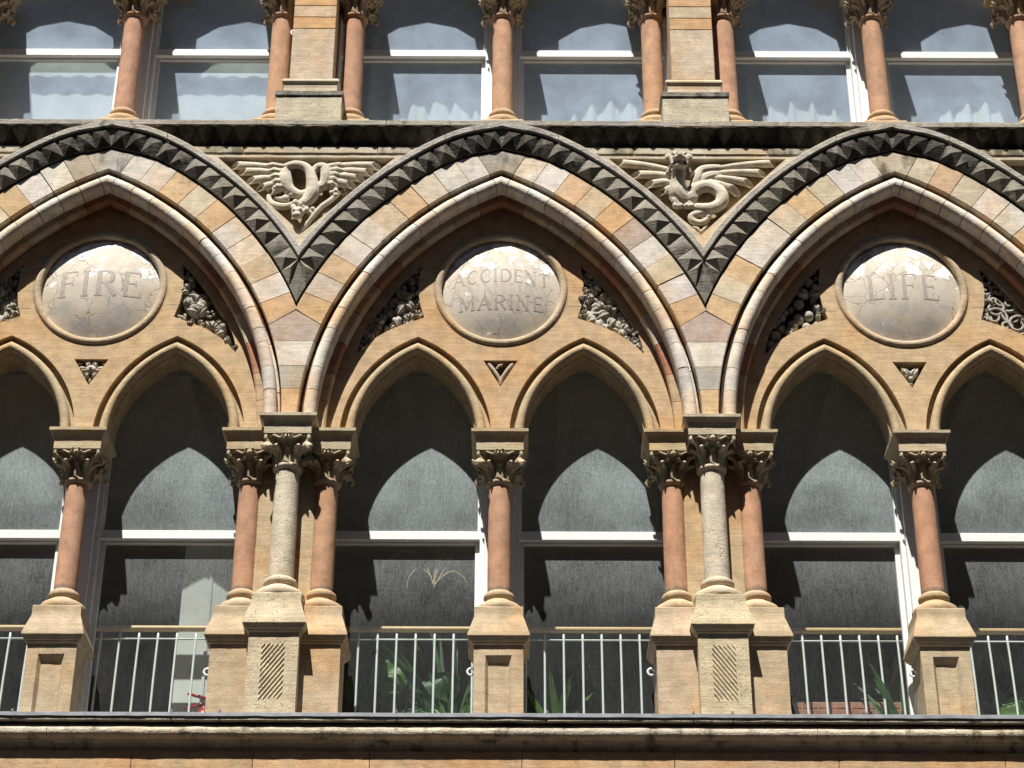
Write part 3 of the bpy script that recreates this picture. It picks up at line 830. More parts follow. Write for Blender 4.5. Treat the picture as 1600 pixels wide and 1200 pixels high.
def dragon_right():
    g = G()
    # neck and body
    chain(g, [(-.156, 9.79, -.10, .052), (-.158, 9.73, -.085, .056), (-.168, 9.64, -.055, .06), (-.165, 9.56, -.03, .085), (-.12, 9.50, -.01, .085), (-.06, 9.53, -.005, .072)], 5, 12)
    chain(g, [(-.10, 9.52, -.01, .06), (-.03, 9.59, -.012, .058), (.05, 9.625, -.02, .054), (.13, 9.60, -.028, .054), (.185, 9.53, -.034, .056), (.175, 9.45, -.04, .054), (.11, 9.40, -.04, .05), (.03, 9.395, -.036, .046), (-.03, 9.41, -.03, .04)], 5, 12)
    chain(g, [(.08, 9.375, -.03, .042), (.0, 9.355, -.025, .038), (-.06, 9.335, -.02, .034), (-.065, 9.295, -.02, .031), (-.02, 9.268, -.02, .029), (.03, 9.272, -.024, .027), (.062, 9.30, -.028, .025)], 5, 10)
    g.ball((.068, -.028, 9.318), .028, sub=2)
    # head
    hx = -.156
    g.ball((hx, -.105, 9.805), .078, (1.0, .85, .86))                       # skull
    g.ball((hx, -.165, 9.800), .050, (1.18, .9, .58))                       # upper muzzle
    g.ball((hx, -.135, 9.738), .046, (1.15, 1.0, .42))                      # lower jaw, mouth agape above it
    g.ball((hx, -.160, 9.757), .022, (1.3, 1.0, .5))                        # tongue
    g.ball((hx, -.212, 9.806), .015, (1.5, .8, .8))
    for s in (-1, 1):
        g.ball((hx+s*.058, -.14, 9.768), .020, (.8, 1, 1.2))                # cheeks closing the grin
        g.ball((hx+s*.036, -.172, 9.838), .016); g.ball((hx+s*.036, -.155, 9.860), .022, (1.4, .8, .55))
        g.tube([(hx+s*.055, -.10, 9.835), (hx+s*.092, -.112, 9.862), (hx+s*.112, -.105, 9.872)], [.036, .032, .010], 8, .5)
        g.tube([(hx+s*.07, -.08, 9.79), (hx+s*.09, -.06, 9.73), (hx+s*.085, -.03, 9.68)], [.018, .02, .012], 7)
    # paws
    for cx in (-.175, -.085):
        for k in range(3): g.ball((cx-.025+.025*k, -.045, 9.415-.006*(k == 1)), .024, (.85, 1.1, 1.1))
    g.tube([(-.2, -.02, 9.52), (-.19, -.04, 9.46), (-.175, -.04, 9.42)], [.045, .035, .03], 8)
    g.tube([(-.1, -.02, 9.5), (-.09, -.04, 9.45), (-.085, -.04, 9.42)], [.045, .03, .028], 8)
    # right wing
    chain(g, [(-.03, 9.60, .0, .05), (-.005, 9.70, -.015, .05), (.03, 9.775, -.02, .045), (.11, 9.80, -.02, .04), (.19, 9.81, -.018, .03)], 4, 10)
    chain(g, [(.0, 9.66, .0, .05), (.08, 9.72, -.008, .055), (.17, 9.745, -.01, .04)], 4, 10)
    for x0, z0, x1, z1, r in ((.12, 9.80, .63, 9.862, .034), (.12, 9.755, .53, 9.762, .034), (.08, 9.72, .415, 9.662, .036), (.02, 9.69, .30, 9.585, .042)): feather(g, x0, z0, x1, z1, .026, r)
    # left wing
    for x0, z0, x1, z1, r in ((-.2, 9.775, -.645, 9.862, .036), (-.2, 9.715, -.51, 9.745, .036), (-.2, 9.66, -.405, 9.648, .036), (-.2, 9.60, -.305, 9.57, .032)): feather(g, x0, z0, x1, z1, .036, r)
    # two small tail twigs in the point
    for pts in (((-.06, -.01, 9.235), (-.02, -.02, 9.21), (.0, -.015, 9.175)), ((.055, -.01, 9.25), (.03, -.02, 9.21), (.0, -.015, 9.175))): g.tube(pts, .013, 7)
    return remesh(g.mesh('dragon'), .0048, 1)
def dragon_left():
    g = G()
    def W(X, Y): return (-.723+(X-95)*1.436/1375, 9.897-(Y-312)*.762/610)     # zoomed photo units to panel units
    def c4(l): return [(*W(a, b), y, r) for a, b, y, r in l]
    # looping neck / body
    chain(g, c4([(590, 405, -.015, .035), (680, 375, -.03, .036), (760, 385, -.04, .036), (815, 430, -.045, .04), (845, 520, -.045, .052), (850, 600, -.04, .062), (820, 660, -.04, .055), (780, 700, -.05, .046)]), 5, 12)
    chain(g, c4([(620, 430, -.015, .055), (630, 500, -.022, .062), (665, 565, -.02, .052), (740, 605, -.02, .04), (800, 610, -.03, .045)]), 5, 12)
    # right wing shoulder
    chain(g, c4([(850, 560, -.02, .045), (930, 540, -.03, .045), (950, 460, -.035, .05), (930, 400, -.03, .045), (880, 395, -.03, .038), (850, 430, -.03, .032)]), 5, 10)
    chain(g, c4([(940, 430, -.02, .05), (1000, 420, -.02, .045)]), 3, 10)
    for i, (X, Y) in enumerate(((1340, 372), (1290, 425), (1215, 470), (1150, 525), (1075, 565))):
        x, z = W(X, Y); x0, z0 = W(960, 385+i*38); feather(g, x0, z0, x, z, .032, .035)
    for i, (X, Y) in enumerate(((225, 372), (285, 420), (355, 490), (435, 548), (505, 590))):
        x, z = W(X, Y); x0, z0 = W(600, 400+i*42); feather(g, x0, z0, x, z, .032, .035)
    for i in range(5):
        xa, za = W(610, 395+i*40); xb, zb = W(440+i*25, 388+i*45); g.tube([(xa, -.03, za), ((xa+xb)/2, -.048, (za+zb)/2), (xb, -.030, zb)], [.030, .031, .014], 9)
        xa, za = W(960, 392+i*34); xb, zb = W(1130-i*22, 384+i*40); g.tube([(xa, -.03, za), ((xa+xb)/2, -.048, (za+zb)/2), (xb, -.030, zb)], [.030, .030, .014], 9)
    # scaly edge of the left wing
    for X, Y in ((600, 410), (585, 450), (590, 490), (600, 530), (620, 560), (660, 590), (690, 610), (640, 640)):
        x, z = W(X, Y); g.ball((x, -.025, z), .034, (1, .8, 1))
    # head hanging down
    x, z = W(750, 770); g.ball((x, -.06, z), .055, (1, .9, .95)); x, z = W(745, 805); g.ball((x, -.085, z), .036, (1.15, 1, .9))
    for X, Y in ((725, 690), (790, 720), (715, 730), (815, 745)): x, z = W(X, Y); g.ball((x, -.055, z), .026, (1, 1, 1.3))
    for X, Y in ((722, 770), (775, 765)): x, z = W(X, Y); g.ball((x, -.105, z), .012)
    # limbs
    chain(g, c4([(1040, 590, -.01, .03), (1000, 650, -.03, .024), (930, 710, -.04, .024), (870, 780, -.035, .022), (810, 850, -.02, .02), (760, 905, -.015, .016)]), 4, 8)
    for X, Y in ((1030, 585), (1000, 600), (1035, 620), (860, 730), (840, 760)): x, z = W(X, Y); g.ball((x, -.035, z), .024)
    chain(g, c4([(508, 610, -.005, .02), (530, 665, -.015, .028), (590, 700, -.025, .032), (660, 705, -.03, .03), (715, 690, -.04, .026)]), 4, 9)
    chain(g, c4([(560, 620, .0, .02), (600, 640, -.02, .022), (660, 650, -.02, .022)]), 4, 8)
    return remesh(g.mesh('dragon'), .0048, 1)
spf = spandrel_mesh('frame'); spb = spandrel_mesh('back')
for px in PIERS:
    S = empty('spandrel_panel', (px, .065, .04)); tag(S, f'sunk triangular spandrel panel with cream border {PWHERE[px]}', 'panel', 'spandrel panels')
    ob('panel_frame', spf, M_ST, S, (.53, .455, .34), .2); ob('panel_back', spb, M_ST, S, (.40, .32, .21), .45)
me = dragon_left(); o = ob('carved_dragon', me, M_CARVE, None, (.55, .49, .385), .16, loc=(-1.6, .065, .04)); tag(o, 'carved winged dragon with looped neck and head hanging down', 'carving', 'carved dragons')
me = dragon_right(); o = ob('carved_dragon', me, M_CARVE, None, (.55, .49, .385), .16, loc=(1.6, .065, .04)); tag(o, 'carved winged dragon grinning with raised head and ringed tail', 'carving', 'carved dragons')

# ------------------------------------------------------------------ string course under the upper windows
SCO = empty('string_course', (0, .065, .058)); tag(SCO, 'sooty string course with dogtooth hollow under the upper windows', 'ledge')
xs = [-5.4, -4.3, -3.05, -1.98, -.95, -.42, .58, 1.45, 2.62, 3.6, 4.5, 5.4]
for a, b in zip(xs, xs[1:]):
    g = G(); L = b-a
    g.box(.0015, L-.0015, -.14, .62, 10.128, 10.18, .004)
    ob('cap_stone', weather(g.mesh('cap_stone'), .004, .05, a), M_SOOT, SCO, jit((.38, .35, .29), rnd, .06), .38, loc=(a, 0, 0))
for px in PIERS:
    for a, b in ((-1.22, -.3), (-.3, .45), (.45, 1.22)):
        L = b-a; g = G()          # hollow behind the teeth; its shade is put into a near-black colour
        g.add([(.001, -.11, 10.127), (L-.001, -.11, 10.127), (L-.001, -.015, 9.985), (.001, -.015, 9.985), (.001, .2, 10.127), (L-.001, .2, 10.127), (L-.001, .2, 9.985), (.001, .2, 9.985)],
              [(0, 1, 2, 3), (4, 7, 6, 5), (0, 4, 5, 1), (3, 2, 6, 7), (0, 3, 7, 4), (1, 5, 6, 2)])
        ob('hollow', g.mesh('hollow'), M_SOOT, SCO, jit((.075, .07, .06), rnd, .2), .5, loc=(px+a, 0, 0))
    for k, (a, b) in enumerate(((-1.03, -.52), (-.52, .06), (.06, .58), (.58, 1.03))):
        g = G().box(.001, b-a-.001, -.055, .2, 9.905, 9.972, .005)
        ob('lower_fillet', weather(g.mesh('lower_fillet'), .004, .04, a+px), M_ST, SCO, jit((.50, .44, .33), rnd, .07), .55 if k in (0, 3) else .22, loc=(px+a, 0, 0))
pitch = BAY/21
def small_tooth():
    h = pitch*.5; y0, z0, y1, z1 = -.135, 10.126, -.03, 9.99
    g = G(); g.add([(-h, y0+.02, z0), (h, y0+.02, z0), (0, y1, z1), (0, y0-.004, z0-.02), (-h, .05, z0), (h, .05, z0), (0, .05, z1)],
          [(0, 3, 2), (3, 1, 2), (0, 1, 3), (4, 6, 5), (0, 4, 5, 1), (0, 2, 6, 4), (1, 5, 6, 2)])
    return g.mesh('small_tooth')
stm = small_tooth(); nub = G(); 
for k in range(-35, 36):
    if abs(((k*pitch+1.6) % BAY)-1.6) < .33: continue
    ob('small_tooth', stm, M_SOOT, SCO, jit((.11, .10, .082), rnd, .35), .5, loc=(k*pitch, 0, 0))

# ------------------------------------------------------------------ columns
def capital(rn, h, half, seed, kind):
    """bell + crockets, z from 0 to h, axis at origin"""
    r = random.Random(seed); g = G()
    Z = lambda t: Vector((0, 0, h*t))
    g.lathe(0, 0, [(-.005, rn*.97), (h*.25, rn*.99), (h*.5, rn*1.10), (h*.75, rn*1.36), (h*.92, rn*1.62), (h, half*.90)], 22)
    for k in range(4):                       # corner stalks ending in small volutes tucked under the block
        a = pi/4+k*pi/2; d = Vector((cos(a), sin(a), 0)); sd_ = Vector((-sin(a), cos(a), 0)); R = half*1.20
        g.tube([d*rn*.93+Z(.04), d*rn*1.08+Z(.35), d*rn*1.50+Z(.62), d*R*.93+Z(.86)], [.022, .024, .022, .020], 8, .8)
        c0 = d*R+Z(.86)
        g.tube([c0+d*(.028*cos(t)-.004*t)+Vector((0, 0, .028*sin(t))) for t in [1.9-.75*q for q in range(8)]], [.015, .016, .016, .015, .014, .013, .011, .008], 7)
        for s in (-1, 1):                    # ribbon scroll along the top of each face
            g.tube([d*R*1.02+Z(.95), d*R*.93+sd_*s*.045+Z(.93), d*R*.80+sd_*s*.085+Z(.80), d*R*.765+sd_*s*.118+Z(.84), d*R*.80+sd_*s*.135+Z(.95)], [.013, .011, .010, .010, .012], 6)
            g.tube([d*rn*.98+sd_*s*.012+Z(.1), d*rn*1.2+sd_*s*.028+Z(.46), d*R*.80+sd_*s*.045+Z(.60), d*R*.90+sd_*s*.05+Z(.52)], [.014, .018, .018, .008], 7)
        if k in (0, 1) or kind == 'leaf':    # drooping leaf on the window side
            g.tube([d*rn*1.3+Z(.62), d*R*1.02+Z(.60), d*R*1.22+Z(.46), d*R*1.20+Z(.34)], [.024, .030, .026, .012], 8, .75)
            g.ball(d*R*1.16+Z(.40), .022, sub=1); g.ball(d*R*1.02+sd_*.03+Z(.50), .02, sub=1)
    for k in range(4):                       # upright leaves, balls and rosette on each face
        a = k*pi/2; d = Vector((cos(a), sin(a), 0)); sd_ = Vector((-sin(a), cos(a), 0))
        g.tube([d*rn*.96+Z(-.02), d*rn*1.05+Z(.25), d*rn*1.18+Z(.48), d*rn*1.38+Z(.60), d*rn*1.48+Z(.54)], [.030, .030, .022, .014, .006], 8, .45)
        for s in (-1, 1):
            g.tube([d*rn*.82+sd_*s*.052+Z(-.02), d*rn*.9+sd_*s*.06+Z(.16), d*rn*1.02+sd_*s*.066+Z(.30), d*rn*1.1+sd_*s*.07+Z(.27)], [.020, .018, .010, .004], 7, .6)
        if kind == 'ball':
            for s in (-1, 1): g.ball(d*(half*.88)+sd_*s*.048+Z(.66), .017, sub=2)
        if kind != 'leaf':
            g.ball(d*(half*.99)+Z(.88), .018, sub=2)
            for q in range(5): b = q*1.257; g.ball(d*(half*1.0)+sd_*.022*cos(b)+Z(.88)+Vector((0, 0, .02*sin(b))), .011, sub=1)
        else:
            for s in (-1, 1): g.tube([d*half*.97+sd_*s*.012+Z(.98), d*half*.99+sd_*s*.016+Z(.86), d*half*.92+sd_*s*.03+Z(.80)], [.012, .012, .008], 6)
    return remesh(g.mesh('capital'), .0056, 1)
CAPK = ('ball', 'leaf', 'rose')
def cap_m(kind): return cached(('cap', kind), lambda: capital(.088, .215, .17, 3, kind))
def shaft_mesh(r0, r1, z0, z1, wear):
    """slightly tapered, with flaked arrises near its foot"""
    seg = 36; n = 24; v = []; f = []
    for i in range(n+1):
        u = i/n; z = z0+(z1-z0)*u; r = r0+(r1-r0)*u
        for k in range(seg):
            a = 2*pi*k/seg; nz = mnoise.noise(Vector((cos(a)*2+wear*7, sin(a)*2, z*3)))
            d = -.0035*max(0, nz*2-.5)-(.004*max(0, mnoise.noise(Vector((a*3, z*40, wear)))) if u < .07 else 0)
            v.append(((r+d)*cos(a), (r+d)*sin(a), z))
    for i in range(n):
        for k in range(seg): f.append((i*seg+k, i*seg+(k+1) % seg, (i+1)*seg+(k+1) % seg, (i+1)*seg+k))
    return newmesh('shaft', v, f, smooth=True)
def base_mesh(z, r):        # attic base from plinth top z up to the shaft
    p = [(z-.002, r*1.9), (z+.012, r*1.97), (z+.035, r*1.98), (z+.058, r*1.84), (z+.078, r*1.5), (z+.09, r*1.22), (z+.106, r*1.14), (z+.112, r*1.24), (z+.128, r*1.32), (z+.146, r*1.33), (z+.160, r*1.24), (z+.168, r*1.08), (z+.175, r*1.02)]
    return G().lathe(0, 0, p, 36).mesh('base', autosmooth=50)
def neck_mesh(z, r):
    return G().lathe(0, 0, [(z-.022, r*1.01), (z-.014, r*1.16), (z, r*1.25), (z+.012, r*1.24), (z+.022, r*1.12), (z+.03, r*1.03)], 32).mesh('neck_ring', autosmooth=60)
def plinth_mesh(zt, half, zs, panel, slope_half):
    """dado, cavetto moulding, weathered slope and top block. zs = dado top, slope bottom, slope top"""
    g = G(); z0 = 5.02; d, sb, st = zs
    lv = [(d-.0, half), (d+.012, half+.016), (d+.020, half+.016), (d+.024, half+.026), (sb-.012, slope_half-.006), (sb-.010, slope_half), (sb, slope_half), (st, half-.001), (zt-.006, half-.001), (zt, half-.007)]
    g.frust(0, 0, [(z0, half)]+lv if not panel else [(d-.004, half)]+lv)
    if panel:           # the front face has a sunk, splayed panel
        hw, pt = .094, d-.075; dp = .035; iw = hw-.022
        g.box(-half, half, -half+dp+.01, half, z0, d-.003)
        y0 = -half; y1 = -half+dp
        g.add([(-half, y0, z0), (-hw, y0, z0), (-hw, y0, pt), (hw, y0, pt), (hw, y0, z0), (half, y0, z0), (half, y0, d-.003), (-half, y0, d-.003),
               (-iw, y1, z0), (-iw, y1, pt-.05), (iw, y1, pt-.05), (iw, y1, z0), (-half, y1+.02, z0), (-half, y1+.02, d-.003), (half, y1+.02, z0), (half, y1+.02, d-.003)],
              [(0, 1, 2, 7), (2, 3, 6, 7), (3, 4, 5, 6), (1, 8, 9, 2), (2, 9, 10, 3), (3, 10, 11, 4), (8, 11, 10, 9), (0, 7, 13, 12), (5, 14, 15, 6)])
    return weather(g.mesh('plinth'), .0022, .045)
def abacus_mesh(z0, z1, z2, z3, hb, ha):
    g = G(); g.frust(0, 0, [(z0, hb), (z1, hb), (z1+.004, hb+.003), (z1+.02, hb+.006), (z2-.02, ha-.018), (z2-.004, ha-.004), (z2, ha), (z3, ha)]); return weather(g.mesh('abacus'), .0026, .04, z0)
def hatch_mesh(direction, half, ztop):
    """diagonal chisel ribs on the face of the front plinth"""
    g = G(); x0, x1, z0, z1 = -.083, .083, ztop-.5, ztop-.075; y = -half; pw = .016
    stp = .043; k = -12
    while k < 24:
        c = z0+k*stp
        pts = []
        for t in [i/14 for i in range(15)]:
            x = x0+(x1-x0)*t; z = c+(x-x0)*1.35*direction+(0 if direction > 0 else (x1-x0)*1.35)
            if z0 <= z <= z1: pts.append((x, z))
        if len(pts) > 1:
            a, b = pts[0], pts[-1]; w_ = .0085
            g.add([(a[0], y-.001, a[1]-w_), (b[0], y-.001, b[1]-w_), (b[0], y-.0075, b[1]), (a[0], y-.0075, a[1]), (a[0], y-.001, a[1]+w_), (b[0], y-.001, b[1]+w_)],
                  [(0, 1, 2, 3), (3, 2, 5, 4), (0, 3, 4), (1, 5, 2), (0, 4, 5, 1)])
        k += 1
    return g.mesh('chiselled_ribs')
def lower_column(name, x, y, label, cat, group, kind, panel=False, front=None, parent=None):
    E_ = parent or empty(name, (x, y, 0))
    if not parent: tag(E_, label, cat, group)
    if front is None:
        zt = 5.97
        pl = ob('plinth', cached(('pl', panel), lambda: plinth_mesh(zt, .178, (5.665, 5.735, 5.892), panel, .224)), M_ST, E_, jit((.47, .37, .24), rnd, .05), .2)
        ob('base', cached('bs', lambda: base_mesh(zt, .0865)), M_ST, E_, jit((.47, .36, .23), rnd, .04), .3)
        ob('shaft', cached(('sh', kind), lambda: shaft_mesh(.0875, .0845, 6.13, 7.03, len(kind))), M_RED, E_, jit(REDC, rnd, .08), .2)
        ob('neck_ring', cached('nk', lambda: neck_mesh(7.035, .0845)), M_ST, E_, (.42, .31, .2), .2)
        ob('capital', cap_m(kind), M_CARVE, E_, jit((.42, .34, .225), rnd, .06), .22, loc=(0, 0, 7.047))
        ob('abacus', cached('ab', lambda: abacus_mesh(7.256, 7.330, 7.396, 7.421, .178, .217)), M_ST, E_, jit((.45, .37, .245), rnd, .05), .2)
    else:
        zt = 6.022
        pl = ob('plinth', cached('plf', lambda: plinth_mesh(zt, .18, (5.706, 5.776, 5.944), False, .228)), M_PIT, E_, jit((.52, .43, .30), rnd, .03), .15)
        ob('chiselled_ribs', cached(('ht', front), lambda: hatch_mesh(front, .18, 5.706)), M_PIT, pl, (.52, .43, .30), .1)
        ob('base', cached('bsf', lambda: base_mesh(zt, .094)), M_PIT, E_, (.55, .46, .33), .15)
        ob('shaft', cached('shf', lambda: shaft_mesh(.095, .091, 6.19, 7.09, 3)), M_PIT, E_, jit((.58, .51, .385), rnd, .03), .1)
        ob('neck_ring', cached('nkf', lambda: neck_mesh(7.10, .091)), M_PIT, E_, (.52, .44, .31), .15)
        ob('capital', cap_m(kind), M_CARVE, E_, (.48, .41, .29), .18, loc=(0, 0, 7.118))
        ob('abacus', cached('abf', lambda: abacus_mesh(7.329, 7.402, 7.461, 7.486, .178, .217)), M_PIT, E_, (.47, .40, .285), .26)
    return E_
for i, (bx, bn) in enumerate(zip(BAYS, BN)):
    lower_column('column', bx, .27, f'red stone column on a panelled plinth midway under the {bn} roundel', 'column', 'mid-bay red columns', CAPK[i % 2], panel=True)
for px in (-1.6, 1.6):
    nm = {-1.6: ('FIRE', 'ACCIDENT', 1), 1.6: ('ACCIDENT', 'LIFE', -1)}[px]
    lower_column('front_colonnette', px, .15, f'pale pitted front colonnette standing {PWHERE[px]}', 'column', 'pale front colonnettes', 'leaf' if px < 0 else 'ball', front=nm[2])
    for s in (-1, 1):
        lower_column('column', px+s*.29, .27, f'red column on the {nm[0] if s < 0 else nm[1]} side of the pale colonnette {PWHERE[px]}', 'column', 'red columns flanking the piers', CAPK[(s+1)//2] if px < 0 else 'ball')
for px in (-4.8, 4.8):
    E_ = empty('stone_pier', (px, 0, 0)); tag(E_, f'clustered stone pier {PWHERE[px]}', 'pier', 'outer piers')
    for dx, dy, fr in ((0, .15, 1), (-.29, .27, None), (.29, .27, None)):
        h_ = bpy.data.objects.new('colonnette', None); COL.objects.link(h_); h_.location = (dx, dy, 0); h_.parent = E_
        lower_column('', 0, 0, '', '', None, 'ball', front=fr, parent=h_)
g = G().box(-.215, .215, .225, .62, 4.98, 7.62, .006); pcore = g.mesh('pier_core')
for px in PIERS:
    o = ob('pier_core', pcore, M_ST, None, (.47, .365, .225), .15, loc=(px, 0, 0)); tag(o, f'plain buff pier shaft behind the colonnettes {PWHERE[px]}', 'pier', 'pier cores')

# ------------------------------------------------------------------ upper storey: pilasters, columns, heads
def pil_block(h, y, z0, z1): return weather(G().box(-h, h, y, .5, z0+.0015, z1-.0015, .004).mesh('stone_block'), .002, .06, z0)
pz = [10.70, 11.240, 11.366, 11.493, 11.62, 11.80, 12.05, 12.3, 12.7]
for px in PIERS:
    E_ = empty('pilaster', (px, 0, 0)); tag(E_, f'banded cream pilaster between upper windows, {PWHERE[px]} below' if abs(px) < 2 else f'banded cream upper pilaster {PWHERE[px]}', 'pilaster', 'upper pilasters')
    for k, (a, b) in enumerate(zip(pz, pz[1:])):
        ob('stone_block', cached(('pb', k), lambda: pil_block(.18, -.03, a, b)), M_ST, E_, jit((CREAM[0]*.95, CREAM[1]*.93, CREAM[2]*.9) if k % 2 == 0 else (.56, .36, .19), rnd, .04), .1)
    g = G(); g.frust(0, .2, [(10.182, .272), (10.470, .272), (10.476, .266)]); me = cached('ppl', lambda: weather(g.mesh('plinth'), .003, .05)); ob('plinth', me, M_PIT, E_, (.53, .46, .34), .22)
    g = G(); g.frust(0, .2, [(10.472, .262), (10.49, .283), (10.53, .285), (10.548, .262)]); me = cached('ppm', lambda: weather(g.mesh('plinth_moulding'), .004, .04)); ob('plinth_moulding', me, M_SOOT, E_, (.26, .24, .2), .5)
    g = G(); g.frust(0, .19, [(10.546, .225), (10.60, .222), (10.64, .225), (10.66, .24), (10.675, .24), (10.70, .221)]); me = cached('ppn', lambda: g.mesh('pilaster_foot')); ob('pilaster_foot', me, M_ST, E_, (.53, .45, .33), .2)
def upper_column(x, label, group, kind):
    E_ = empty('upper_column', (x, .27, 0)); tag(E_, label, 'column', group)
    ob('base', cached('ub', lambda: base_mesh(10.385, .089)), M_ST, E_, (.52, .36, .215), .12)
    ob('foot_block', cached('ufb', lambda: G().frust(0, 0, [(10.182, .175), (10.375, .175), (10.386, .168)]).mesh('foot_block')), M_ST, E_, (.52, .38, .23), .1)
    ob('shaft', cached(('us', kind), lambda: shaft_mesh(.0895, .0875, 10.55, 11.56, len(kind)+2)), M_RED, E_, jit((.49, .285, .18), rnd, .06), .2)
    ob('neck_ring', cached('un', lambda: neck_mesh(11.575, .0875)), M_ST, E_, (.46, .27, .17), .2)
    ob('capital', cap_m(kind), M_CARVE, E_, (.42, .32, .21), .25, loc=(0, 0, 11.59))
    ob('abacus', cached('ua', lambda: abacus_mesh(11.80, 11.87, 11.94, 11.97, .178, .217)), M_ST, E_, (.45, .37, .245), .2)
for i, (bx, bn) in enumerate(zip(BAYS, BN)):
    upper_column(bx, f'slender red upper column directly above the {bn} arch crown', 'upper mid-bay columns', CAPK[i])
for px in (-1.6, 1.6):
    nm = {-1.6: ('FIRE', 'ACCIDENT'), 1.6: ('ACCIDENT', 'LIFE')}[px]
    for s in (-1, 1):
        upper_column(px+s*.315, f'slim upper column {"left" if s < 0 else "right"} of the pilaster {PWHERE[px]}', 'upper columns flanking pilasters', CAPK[(s+1)//2])
for px, s in ((-4.8, 1), (4.8, -1)): upper_column(px+s*.315, f'slender red upper column beside the pilaster {PWHERE[px]}', 'upper columns flanking pilasters', 'ball')
# heads of the upper windows (shouldered arches), just above the picture
def head_mesh():
    L = []
    for cx in (-.8, .8):
        L.append([(cx-.66, 11.97), (cx-.66, 12.2), (cx-.58, 12.32), (cx-.44, 12.34), (cx-.44, 12.46), (cx-.25, 12.6), (cx, 12.66), (cx+.25, 12.6), (cx+.44, 12.46), (cx+.44, 12.34), (cx+.58, 12.32), (cx+.66, 12.2), (cx+.66, 11.97)])
    outer = [(1.6, 11.97), (1.6, 13.4), (-1.6, 13.4), (-1.6, 11.97)]+L[0]+L[1]
    return flat2d('window_head', outer, [], .14, .46)
hm = head_mesh()
for bx, bn in zip(BAYS, BN):
    o = ob('window_head', hm, M_ST, None, BUFF, .15, loc=(bx, 0, 0)); tag(o, f'stone wall with shouldered heads over the upper windows above the {bn} arch', 'wall', 'upper window heads')

# ------------------------------------------------------------------ lower ledge and wall below
LE = empty('ledge', (0, 0, 0)); tag(LE, 'weathered stone ledge with lead flashing and round moulding along the foot', 'ledge')
xs = [-5.4, -4.45, -3.35, -2.25, -1.92, -.70, .34, 1.35, 1.62, 2.55, 3.7, 4.6, 5.4]
for i, (a, b) in enumerate(zip(xs, xs[1:])):
    L = b-a; n = 14; v = []; f = []
    for k in range(n+1):          # lead dressed over the edge, a little wavy
        x = L*k/n; wv = .004*mnoise.noise(Vector(((a+x)*4, 0, 3)))+.003*mnoise.noise(Vector(((a+x)*13, 2, 3)))
        v += [(x, .62, 5.075), (x, -.19, 5.044+wv*.4), (x, -.207, 5.036+wv*.4), (x, -.210, 5.010+wv), (x, -.204, 5.008+wv)]
    for k in range(n):
        for q in range(4): f.append((k*5+q, k*5+q+1, k*5+q+6, k*5+q+5))
    me = newmesh('lead_flashing', v, f, smooth=False); ob('lead_flashing', me, M_LEAD, LE, loc=(a, 0, 0))
    g = G().tube([(.006, -.2, 5.035), (.0, -.203, 5.047), (-.006, -.2, 5.035)], .008, 6); g.box(-.006, .006, -.2, .5, 5.045, 5.062)
    ob('lead_roll', cached('lr', lambda: g.mesh('lead_roll')), M_LEAD, LE, loc=(a, 0, 0))
    g = G(); g.box(.0015, L-.0015, -.2, .62, 4.982, 5.03, .004)
    ob('fascia_stone', weather(g.mesh('fascia_stone'), .004, .05, a), M_SOOT, LE, jit((.42, .38, .30), rnd, .06), .36, loc=(a, 0, 0))
ys = [-5.4, -4.2, -3.1, -2.0, -1.0, -.02, 1.05, 2.2, 3.15, 4.3, 5.4]
for a, b in zip(ys, ys[1:]):
    L = b-a; prof = [(.3, 4.979), (-.135, 4.979), (-.15, 4.962)]
    prof += [(-.142-.042*sin(t), 4.917+.046*cos(t)) for t in [radians(15+k*18) for k in range(9)]]
    prof += [(-.13, 4.868), (-.122, 4.858), (-.105, 4.855), (-.09, 4.84), (-.083, 4.815), (-.083, 4.80), (.3, 4.80)]
    m = len(prof); v = [(x, y, z) for x in (.0012, L-.0012) for y, z in prof]
    f = [(k, (k+1) % m, m+(k+1) % m, m+k) for k in range(m)]+[tuple(range(m)), tuple(m+k for k in range(m))[::-1]]
    ob('torus_stone', weather(newmesh('torus_stone', v, f), .004, .05, a), M_SOOT, LE, jit((.55, .48, .37), rnd, .06), .40, loc=(a, 0, 0))
WB = empty('wall', (0, 0, 0)); tag(WB, 'buff ashlar wall below the ledge', 'wall')
for r_ in range(5):
    z1 = 4.80-r_*.33; x = -5.4-(r_ % 2)*.4
    while x < 5.4:
        L = rnd.uniform(.8, 1.15); g = G().box(.002, L-.002, -.10, .3, z1-.33+.002, z1-.002, .003)
        ob('ashlar_block', g.mesh('ashlar_block'), M_ST, WB, jit((.50, .34, .19), rnd, .06), .12, loc=(x, 0, 0)); x += L
g = G().box(-5.8, 5.8, -.03, .6, -1.6, 3.15); ob('wall_base', g.mesh('wall_base'), M_ST, WB, BUFF, .2)
g = G().box(-5.8, 5.8, .0, .62, 3.15, 4.79); ob('wall_core', g.mesh('wall_core'), M_ST, WB, BUFF, .2)
# inner wall face above the lower arches and between storeys
g = G(); g.box(-5.4, 5.4, .452, .61, 8.20, 10.2); o = ob('wall_backing', g.mesh('wall_backing'), M_ROOMW, None); struct(o)

